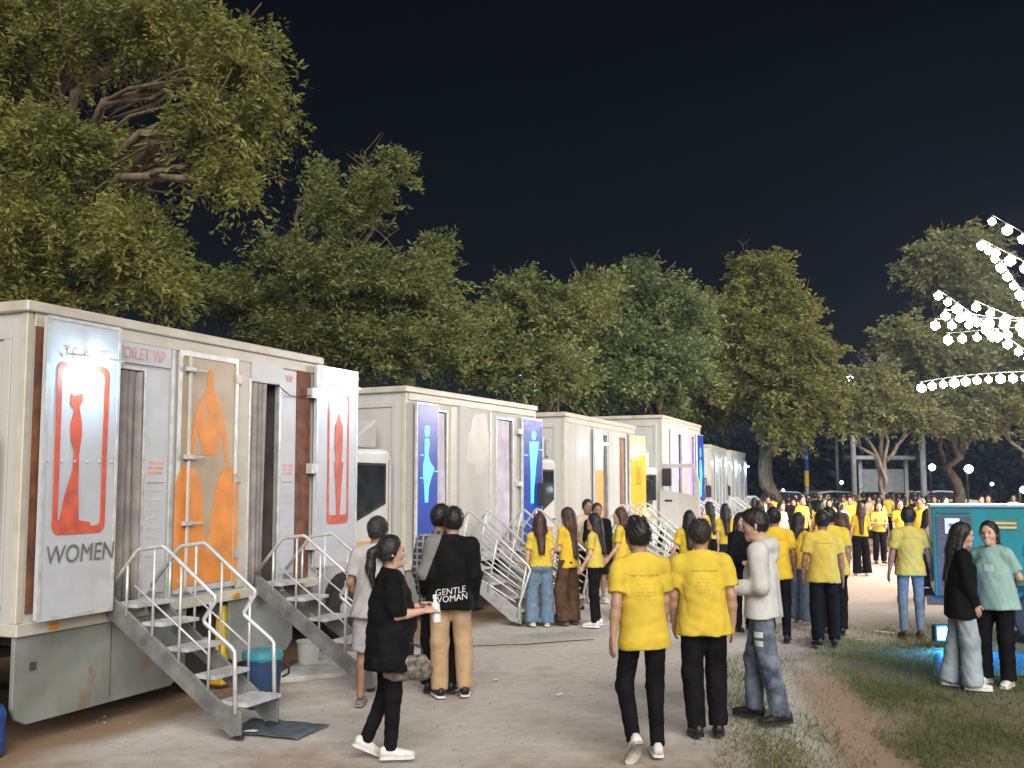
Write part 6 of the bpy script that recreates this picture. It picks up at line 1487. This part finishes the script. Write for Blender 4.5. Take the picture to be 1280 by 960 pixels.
h_ = MB().lathe([(.02, -.28), (.18, -.22), (.26, 0), (.18, .22), (.02, .28)], 0, 0, 12).build('lamp_globe', lampm, o); h_.location = (-.10, -.2, t.z - .3)
MB().tube([(0, 0, t.z - .05), (-.10, -.2, t.z + .05)], .03, 6).build('lamp_arm', WP, o)
o, t = pole_thing('utility_pole', 'pale square pole right of the notice board', 1152, 540, 54, .16, WP)
o, t = pole_thing('utility_pole', 'thin dark pole standing among the far trees', 1045, 545, 60, .10, M['dark_steel'])
# roofed notice board
nb = at(1103, 575, 56); n0 = empty('notice_board', (nb.x, nb.y, 0)); tag(n0, 'roofed notice board on two posts beyond the crowd', 'notice board')
BOARD = pm('board_grey', (.22, .25, .28), rough=.7, var=.12)
for x in (-1.35, 1.15): MB().box(x, x + .2, -.1, .1, 0, nb.z).build('post', WP, n0, .01)
MB().box(-1.9, 1.6, -.6, .6, nb.z, nb.z + .22).build('roof', WP, n0, .04); MB().box(-1.12, 1.12, -.05, .05, nb.z - 1.75, nb.z - .5).build('board', BOARD, n0, .01)
# parked cars (only roofs show above the heads)
def car(label, px, py, Y, col, rz):
    p = at(px, py, Y); r = empty('parked_car', (p.x, p.y, 0), math.radians(rz)); tag(r, label, 'car', 'cars parked beyond the crowd')
    k = min(1.22, p.z / 1.5); r.scale = (k, k, k); m_ = pm('car_' + label.split()[0], col, rough=.25, var=.05, coat=.5)
    prof = [(-2.15, .35), (-2.2, .75), (-2.0, .92), (-1.35, 1.0), (-.85, 1.42), (-.2, 1.5), (.7, 1.46), (1.35, 1.05), (2.05, .98), (2.2, .70), (2.15, .35)]
    b = MB().prism(prof, lambda a, b_, d: (a, d, b_), -.85, .85).build('body', m_, r, .06, segs=2)
    MB().prism([(-1.2, 1.02), (-.8, 1.36), (-.15, 1.42), (.66, 1.38), (1.15, 1.04)], lambda a, b_, d: (a, d, b_), -.865, .865).build('window_band', M['glass'], b, .01)
    for x in (-1.35, 1.35):
        for y in (-.88, .68):
            w = empty('wheel', (x, y, .32)); w.parent = r; MB().lathe([(.18, 0), (.32, 0), (.32, .2), (.18, .2)], 0, 0, 16, 'y').build('tyre', M['rubber'], w); MB().lathe([(.03, -.01), (.18, .01), (.18, .19), (.03, .19)], 0, 0, 12, 'y').build('rim', M['steel'], w)
    for y in (-.6, .6): MB().box(2.12, 2.22, y - .18, y + .18, .66, .8).build('headlight', M['lens'], b, .02)
car('silver parked car whose roof shows above the left of the crowd', 1035, 606, 60, (.45, .46, .48), 8)
car('black parked car behind the heads beside the striped pole', 975, 611, 58, (.03, .03, .035), -5)
car('grey parked car whose roof shows left of the green generator', 1130, 608, 60, (.20, .22, .24), 4)
car('white pickup shaped car beyond the notice board', 1165, 590, 66, (.5, .5, .5), 10)
# street lamps
def street_lamp(label, px, py, Y, R=.22, es=22, arm=0):
    t = at(px, py, Y); o = empty('street_lamp', (t.x, t.y, 0)); tag(o, label, 'street lamp', 'street lamps beyond the crowd')
    MB().tube([(0, 0.3, 0), (0, .3, t.z - .1), (0, .0, t.z + .15)], .06, 8).build('post', M['dark_steel'], o, smooth=True)
    mm = pm('lamp_glow%d' % es, (.9, .9, .9), emit=(.62, .84, 1.0), es=float(es))
    g = MB().lathe([(.02, -R), (R * .75, -R * .6), (R, 0), (R * .7, R * .6), (.03, R * .9)], 0, 0, 12).build('globe', mm, o, smooth=True); g.location = (0, 0, t.z)
street_lamp('bright white globe lamp just left of a trunk beyond the generator', 1165, 584, 60, .20, 18)
street_lamp('brightest white globe lamp against the trunk behind the generator', 1211, 586, 62, .26, 24)
street_lamp('small far lamp low between the notice board posts', 1079, 609, 75, .12, 12)
street_lamp('small bluish far lamp beside the cars', 1052, 603, 80, .14, 12)
street_lamp('small far lamp above the green generator roof', 1240, 605, 75, .13, 12)
street_lamp('pale lamp at the far right beyond the generator', 1279, 612, 40, .13, 12)
street_lamp('faint lamp left of the striped pole', 979, 613, 80, .12, 12)
# tilted street light between truck two and three
t = at(660, 476, 30); o = empty('street_lamp', (t.x, t.y, 0)); tag(o, 'tilted white street light head among leaves above the blue panel truck', 'street lamp', 'street lamps beyond the crowd')
MB().tube([(.9, .6, 0), (.9, .6, t.z - .2), (.5, .3, t.z)], .05, 8).build('post', M['dark_steel'], o, smooth=True)
h_ = MB().box(-.34, .34, -.08, .08, -.05, .05).build('lamp_head', lampm, o, .02); h_.location = (0, 0, t.z); h_.rotation_euler = (0, math.radians(30), 0)

# ------------------------------------------------------------------ night haze: one closed box of thin, even air round everything below the sky
HB = MB().box(-160, 160, -70, 200, -1.2, 19.5).build('haze', None, None)
tag(HB, 'thin even night haze over the whole place', 'haze', kind='stuff')
hm = bpy.data.materials.new('haze_air'); hm.use_nodes = True; N = hm.node_tree.nodes; N.remove(N['Principled BSDF'])
pv = N.new('ShaderNodeVolumePrincipled'); pv.inputs['Color'].default_value = (.50, .66, 1.0, 1); pv.inputs['Density'].default_value = 0.00045
hm.node_tree.links.new(pv.outputs[0], N['Material Output'].inputs['Volume']); HB.data.materials.append(hm)
